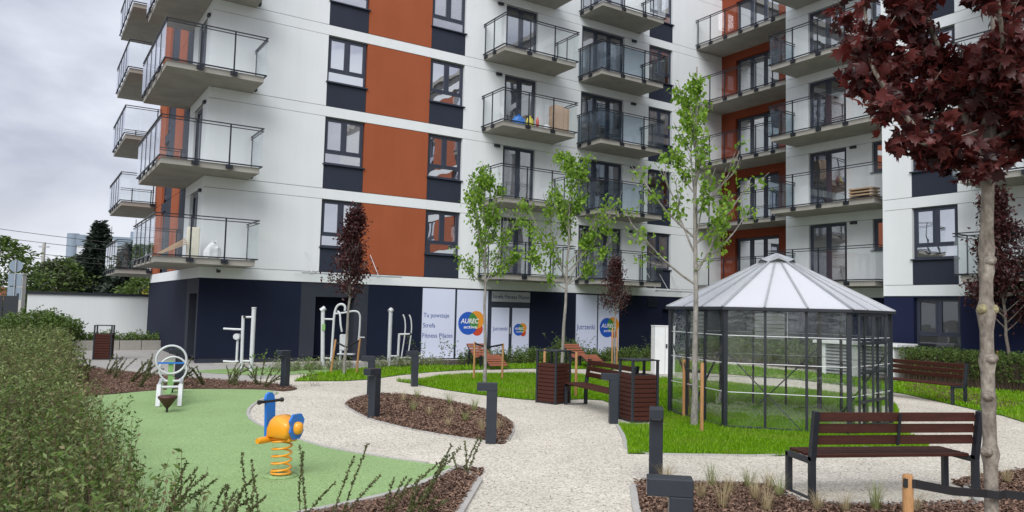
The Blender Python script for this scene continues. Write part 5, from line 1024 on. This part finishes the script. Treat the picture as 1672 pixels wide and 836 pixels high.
TR_ = [(2.25, 8.45, .30, 1), (2.66, 8.45, .26, 1), (2.86, 8.4, .24, 0), (2.34, 8.1, .26, 0), (2.55, 7.9, .24, 0), (2.85, 8.05, .24, 1), (2.12, 7.55, .32, 0), (2.0, 7.9, .24, 0), (3.05, 7.55, .22, 0), (1.62, 7.3, .25, 1), (2.5, 7.4, .3, 0), (5.45, 8.95, .24, 0), (5.85, 9.0, .22, 0), (4.0, 7.55, .24, 0), (3.3, 7.5, .2, 0), (1.75, 8.4, .3, 0)]
for (x, y, h, m), od in zip(TR_, ordinals(TR_)):
    tuft(x, y, h * 1.1, 85, 'grass_dry' if not m else 'grass_tuft', od + (' grass tuft from the left in the right mulch bed, straw coloured' if not m else ' grass tuft from the left in the right mulch bed, greenish'), 'grass tufts in the right bed')
tuft(3.62, 7.55, .34, 110, 'grass_tuft', 'fresh green grass tuft just behind the nearest bench', None, .6)

# ---------------------------------------------------------------- things on the balconies
def bpos(pl, x, y, z): v = BLD.matrix_basis @ Vector(pl.pos(x, y, z)); return v
BLD.rotation_euler = (0, 0, TH); bpy.context.view_layer.update()
def small(mb, name, mat, lab, cat, pl, x, y, z): o = mb.build(name, mat, None, bpos(pl, x, y, z), TH + pl.rz); tag(o, lab, cat); return o
z3 = T(3) + .185
def bag(w_, d_, h_):
    mb = MB().lathe([(w_ * .40, 0), (w_ * .5, h_ * .15), (w_ * .5, h_ * .4), (w_ * .46, h_ * .62), (w_ * .34, h_ * .80), (w_ * .16, h_ * .9), (w_ * .2, h_), (0, h_ * .95)], 12, smooth=False)
    mb.v = [(x_ * random.uniform(.78, 1.12), y_ * d_ / w_ * random.uniform(.78, 1.12), z_ * random.uniform(.92, 1.06)) for x_, y_, z_ in mb.v]; return mb
small(bag(.55, .4, .42), 'plastic_bag', 'blue_plastic', 'bright blue bag on the balcony above the left green maple', 'bag', PA, -.55, -1.1, z3); small(bag(.34, .3, .45), 'plastic_bag', 'yellow_bag', 'yellow bag next to the blue bag on the balcony', 'bag', PA, -.08, -1.15, z3)
small(MB().lathe([(.0, 0), (.06, 0), (.06, .34), (.03, .40), (.03, .46), (0, .46)], 12), 'bottle', 'red_label', 'red and white bottle beside the yellow bag on the balcony', 'bottle', PA, .28, -1.15, z3); small(MB().bbox(-.22, .22, -.2, .2, 0, 1.12, .01).bbox(.235, .5, -.2, .2, 0, 1.05, .01), 'cardboard_sheets', 'cardboard', 'tall brown cardboard boxes at the end of the balcony', 'cardboard box', PA, 1.35, -.9, z3)
small(bag(.3, .3, .28), 'plastic_bag', 'plastic_white', 'white bag between the bottles and the cardboard on the balcony', 'bag', PA, .75, -1.1, z3)
z1_ = T(1) + .185
small(MB().bbox(-.18, .18, -.05, .05, 0, .95, .02), 'insulation_board', 'pale_board', 'pale curved board leaning on the lowest corner balcony', 'board', PA, -11.85, -.6, z1_); small(bag(.5, .4, .55), 'plastic_bag', 'plastic_white', 'white builders bag on the lowest corner balcony', 'bag', PA, -11.3, -.75, z1_)
pk = empty('timber_pallet', bpos(PA, -12.5, -.6, z1_), TH); tag(pk, 'leaning timber boards on the lowest corner balcony', 'timber')
for i in range(4): MB().bar((-.35 + i * .02, .1 * i - .2, .05 + i * .02), (.45, .1 * i - .2, .42 + i * .06), .09, .03).build('board', 'timber', pk)
ch = empty('wooden_crate', bpos(PB, 9.2, -1.0, T(2) + .185), TH + PB.rz); tag(ch, 'stack of wooden slats on the wing balcony beside the big maple', 'crate')
for i in range(4): MB().bbox(-.3, .6, -.25 + .0, .25, .06 + i * .11, .11 + i * .11, .005).build('slat', 'timber', ch)
for sx in (-.25, .5): MB().box(sx - .03, sx + .03, -.2, .2, 0, .46).build('leg', 'timber', ch)

# ---------------------------------------------------------------- background on the left
def far_tree(name, lab, x, y, H, rad, n, mat, ls, z0=.2, prof=None, grp='trees beyond the white wall'):
    r = empty(name, (x, y, 0)); tag(r, lab, 'tree', grp); MB().tube([(0, 0, 0), (.05, 0, H * .5), (0, 0, H * .92)], [.16, .1, .03], 8).build('trunk', 'bark_dark', r)
    u = RNG.uniform(0, 1, n); z = z0 * H + (H * (1 - z0)) * u; pr = (np.sin(np.clip(u, 0, 1) ** .7 * math.pi) ** .6 + .06) if prof is None else prof(u); a = RNG.uniform(0, 6.28, n); lump = 1 + .28 * np.sin(a * 3 + z * 2.1) + .2 * np.sin(a * 7 - z * 3.3); q = np.sqrt(RNG.uniform(.15, 1, n)) * rad * pr * lump
    C = np.stack([q * np.cos(a), q * np.sin(a), z], 1) + RNG.normal(0, .12, (n, 3)); D = np.stack([np.cos(a), np.sin(a), RNG.uniform(-.6, .5, n)], 1) + RNG.normal(0, .4, (n, 3)); c = link('crown', leaf_mesh('crown', C, D, ls * RNG.uniform(.6, 1.4, n), OVAL, mat, .4), r); c['kind'] = 'stuff'; return r
far_tree('spruce_tree', 'dark spruce behind the white wall', -35.0, 64, 8.2, 3.1, 6500, 'leaf_spruce', .42, .02, lambda u: (1.02 - u) * (1 + .18 * np.sin(u * 60)), None)
far_tree('spruce_tree', 'second lower dark spruce next to the lowest far balcony', -31.3, 62, 6.3, 3.0, 5000, 'leaf_spruce', .42, .02, lambda u: (1.03 - u) * (1 + .18 * np.sin(u * 50)), None)
far_tree('leafy_tree', 'bright green tree at the far left edge', -37.5, 55, 6.2, 3.0, 5200, 'leaf_far', .3, .1); far_tree('leafy_tree', 'green tree behind the grey road sign', -36.2, 61, 5.0, 2.2, 3200, 'leaf_far', .28, .1)
far_tree('leafy_tree', 'olive bush left of the dark spruce', -36.6, 60, 4.7, 2.0, 3600, 'leaf_far2', .26, .05); far_tree('leafy_tree', 'greyish tree top far behind the lamp post', -50, 88, 6.8, 3.0, 2600, 'leaf_far2', .4, .1)
far_tree('leafy_tree', 'green shrub under the lowest far balcony', -27.2, 56, 3.6, 2.0, 2600, 'leaf_far', .25, .05); far_tree('yellow_shrub', 'yellow flowering shrub at the corner of the building', -23.0, 50.5, 2.9, 1.6, 1800, 'leaf_yellow', .22, .05, None, None)
ob = empty('office_block', (-96, 172, 0), R(28)); tag(ob, 'grey office block in the distance with white storey bands', 'building')
MB().box(-3.5, 12, 0, 14, 0, 15.2).build('wall', 'far_white', ob); MB().tube([(-3.6, .9, 0), (-3.6, .9, 16.6)], 1.25, 20).build('stair_tower', 'far_grey', ob); MB().box(-3, 12.2, -.2, 14, 14.0, 16.4).build('parapet', 'far_grey', ob)
for f_ in range(4):
    for c_ in range(5): MB().box(-1.6 + c_ * 2.7, .9 + c_ * 2.7, -.1, .1, 2.2 + f_ * 3.1, 3.7 + f_ * 3.1).build('window', 'far_glass', ob)
tx = text_obj('J200', -.6, 14.5, 5.2, 1.5, 'print_white', ob, -.35)
MB().box(8, 11, 2, 5, 16.4, 18.0).build('roof_unit', 'far_grey', ob); MB().tube([(9, 3, 18), (9, 3, 21)], .08, 6).build('mast', 'anthracite', ob); MB().tube([(4, 3, 16.4), (4, 3, 19)], .06, 6).build('mast', 'anthracite', ob)
up_ = empty('utility_pole', (-37.2, 60, 0)); tag(up_, 'concrete utility pole carrying cables behind the wall', 'pole'); MB().tube([(0, 0, 0), (0, 0, 6.3)], [.17, .12], 10).build('pole', 'concrete', up_); MB().box(-.4, .4, -.06, .06, 5.9, 6.0).build('cross_arm', 'galvanised', up_)
for i_, (za, zb, dz, lab) in enumerate([(7.9, 6.75, -.1, 'upper overhead cable across the left sky'), (7.15, 6.2, -.1, 'second overhead cable across the left sky'), (5.9, 5.6, 0, 'third overhead cable above the left trees'), (5.55, 5.2, 0, 'lowest overhead cable above the left trees')]):
    a = Vector((-52, 60, za + .9)); b = Vector((-24, 60, zb - .9)); c_ = MB().tube([a.lerp(b, t_) + Vector((0, 0, -.35 * math.sin(math.pi * t_))) for t_ in np.linspace(0, 1, 12)], .022, 5).build('overhead_cable', 'black_rubber'); tag(c_, lab, 'cable', 'overhead cables')
sg = empty('road_sign', (-29.5, 45, 0), R(20)); tag(sg, 'grey backs of road signs on a thin post at the left edge', 'sign'); MB().tube([(0, 0, 0), (0, 0, 4.15)], .035, 8).build('post', 'galvanised', sg)
MB().tube([(0, .05, 3.75), (0, .08, 3.75)], .36, 20).build('sign_plate', 'far_grey', sg); MB().bbox(-.36, .36, .05, .08, 2.55, 3.3, .02).build('sign_plate', 'far_grey', sg); MB().bbox(-.36, .36, .05, .08, 1.75, 2.5, .02).build('sign_plate', 'far_grey', sg)
bx_ = MB().bbox(-.2, .2, -.2, .2, 0, 3.35, .02).bbox(-.26, .26, -.26, .26, 3.35, 3.45, .02).build('gate_pillar', 'concrete', None, (-32.0, 49.5, 0)); tag(bx_, 'pale square pillar just above the left end of the white wall', 'pillar')
lp = MB().tube([(0, 0, 0), (0, 0, 4.2), (-.25, 0, 4.6), (-.9, 0, 4.7)], [.06, .05, .045, .04], 8).build('street_lamp', 'galvanised', None, (-55.5, 90, 0)); tag(lp, 'thin pale street lamp beyond the left wall', 'street lamp')
fc = empty('metal_fence', (-22.9, 29.2, 0), R(14)); tag(fc, 'dark metal slat fence at the far left edge', 'fence')
for i in range(14): MB().box(-3.5 + i * .5, -3.5 + i * .5 + .46, -.02, .02, .05, 1.95).build('slat', 'anthracite', fc)
for i in range(4): MB().box(-3.55 + i * 2.33, -3.49 + i * 2.33, -.04, .04, 0, 2.05).build('post', 'anthracite', fc)
bh = MB().box(-4, 4, -2, 2, 0, 2.6).prism([(-4.2, -2.2), (4.2, -2.2), (4.2, 2.2), (-4.2, 2.2)], 2.6, 2.75).build('garage', 'brick_red', None, (-46, 68, 0)); tag(bh, 'low red brick garage behind the parked cars', 'building')
def car(x, y, rz, mat, lab):
    r = empty('parked_car', (x, y, 0), rz); tag(r, lab, 'car', 'cars parked beyond the wall')
    sec = [(-2.1, .35), (-2.12, .75), (-1.5, .92), (-.85, 1.42), (.75, 1.45), (1.35, .98), (2.05, .88), (2.12, .4)]
    n = len(sec); b_ = MB(); b_.add([(x_, y_ * (1 if z_ < 1.2 else .8), z_) for y_ in (-.85, .85) for x_, z_ in sec], [tuple(range(n - 1, -1, -1)), tuple(range(n, 2 * n))] + [(i, (i + 1) % n, n + (i + 1) % n, n + i) for i in range(n)]); b_.build('body', mat, r)
    for sy in (-.80, .80): MB().add([(-1.15, sy * 1.02, .98), (1.05, sy * 1.02, 1.0), (.65, sy * .93, 1.36), (-.78, sy * .93, 1.34)], [(0, 1, 2, 3)]).build('side_window', 'far_glass', r)
    for sx in (-1.3, 1.3):
        for sy in (-.82, .82): MB().tube([(sx, sy - .09, .32), (sx, sy + .09, .32)], .32, 16).build('wheel', 'black_rubber', r)
car(-40.2, 60, R(30), 'car_dark', 'dark parked car at the left edge behind the fence'); car(-39.6, 57.3, R(30), 'car_light', 'pale parked car below the dark one at the left edge'); car(-42.5, 65, R(30), 'car_red', 'dark red parked car partly hidden at the left edge')
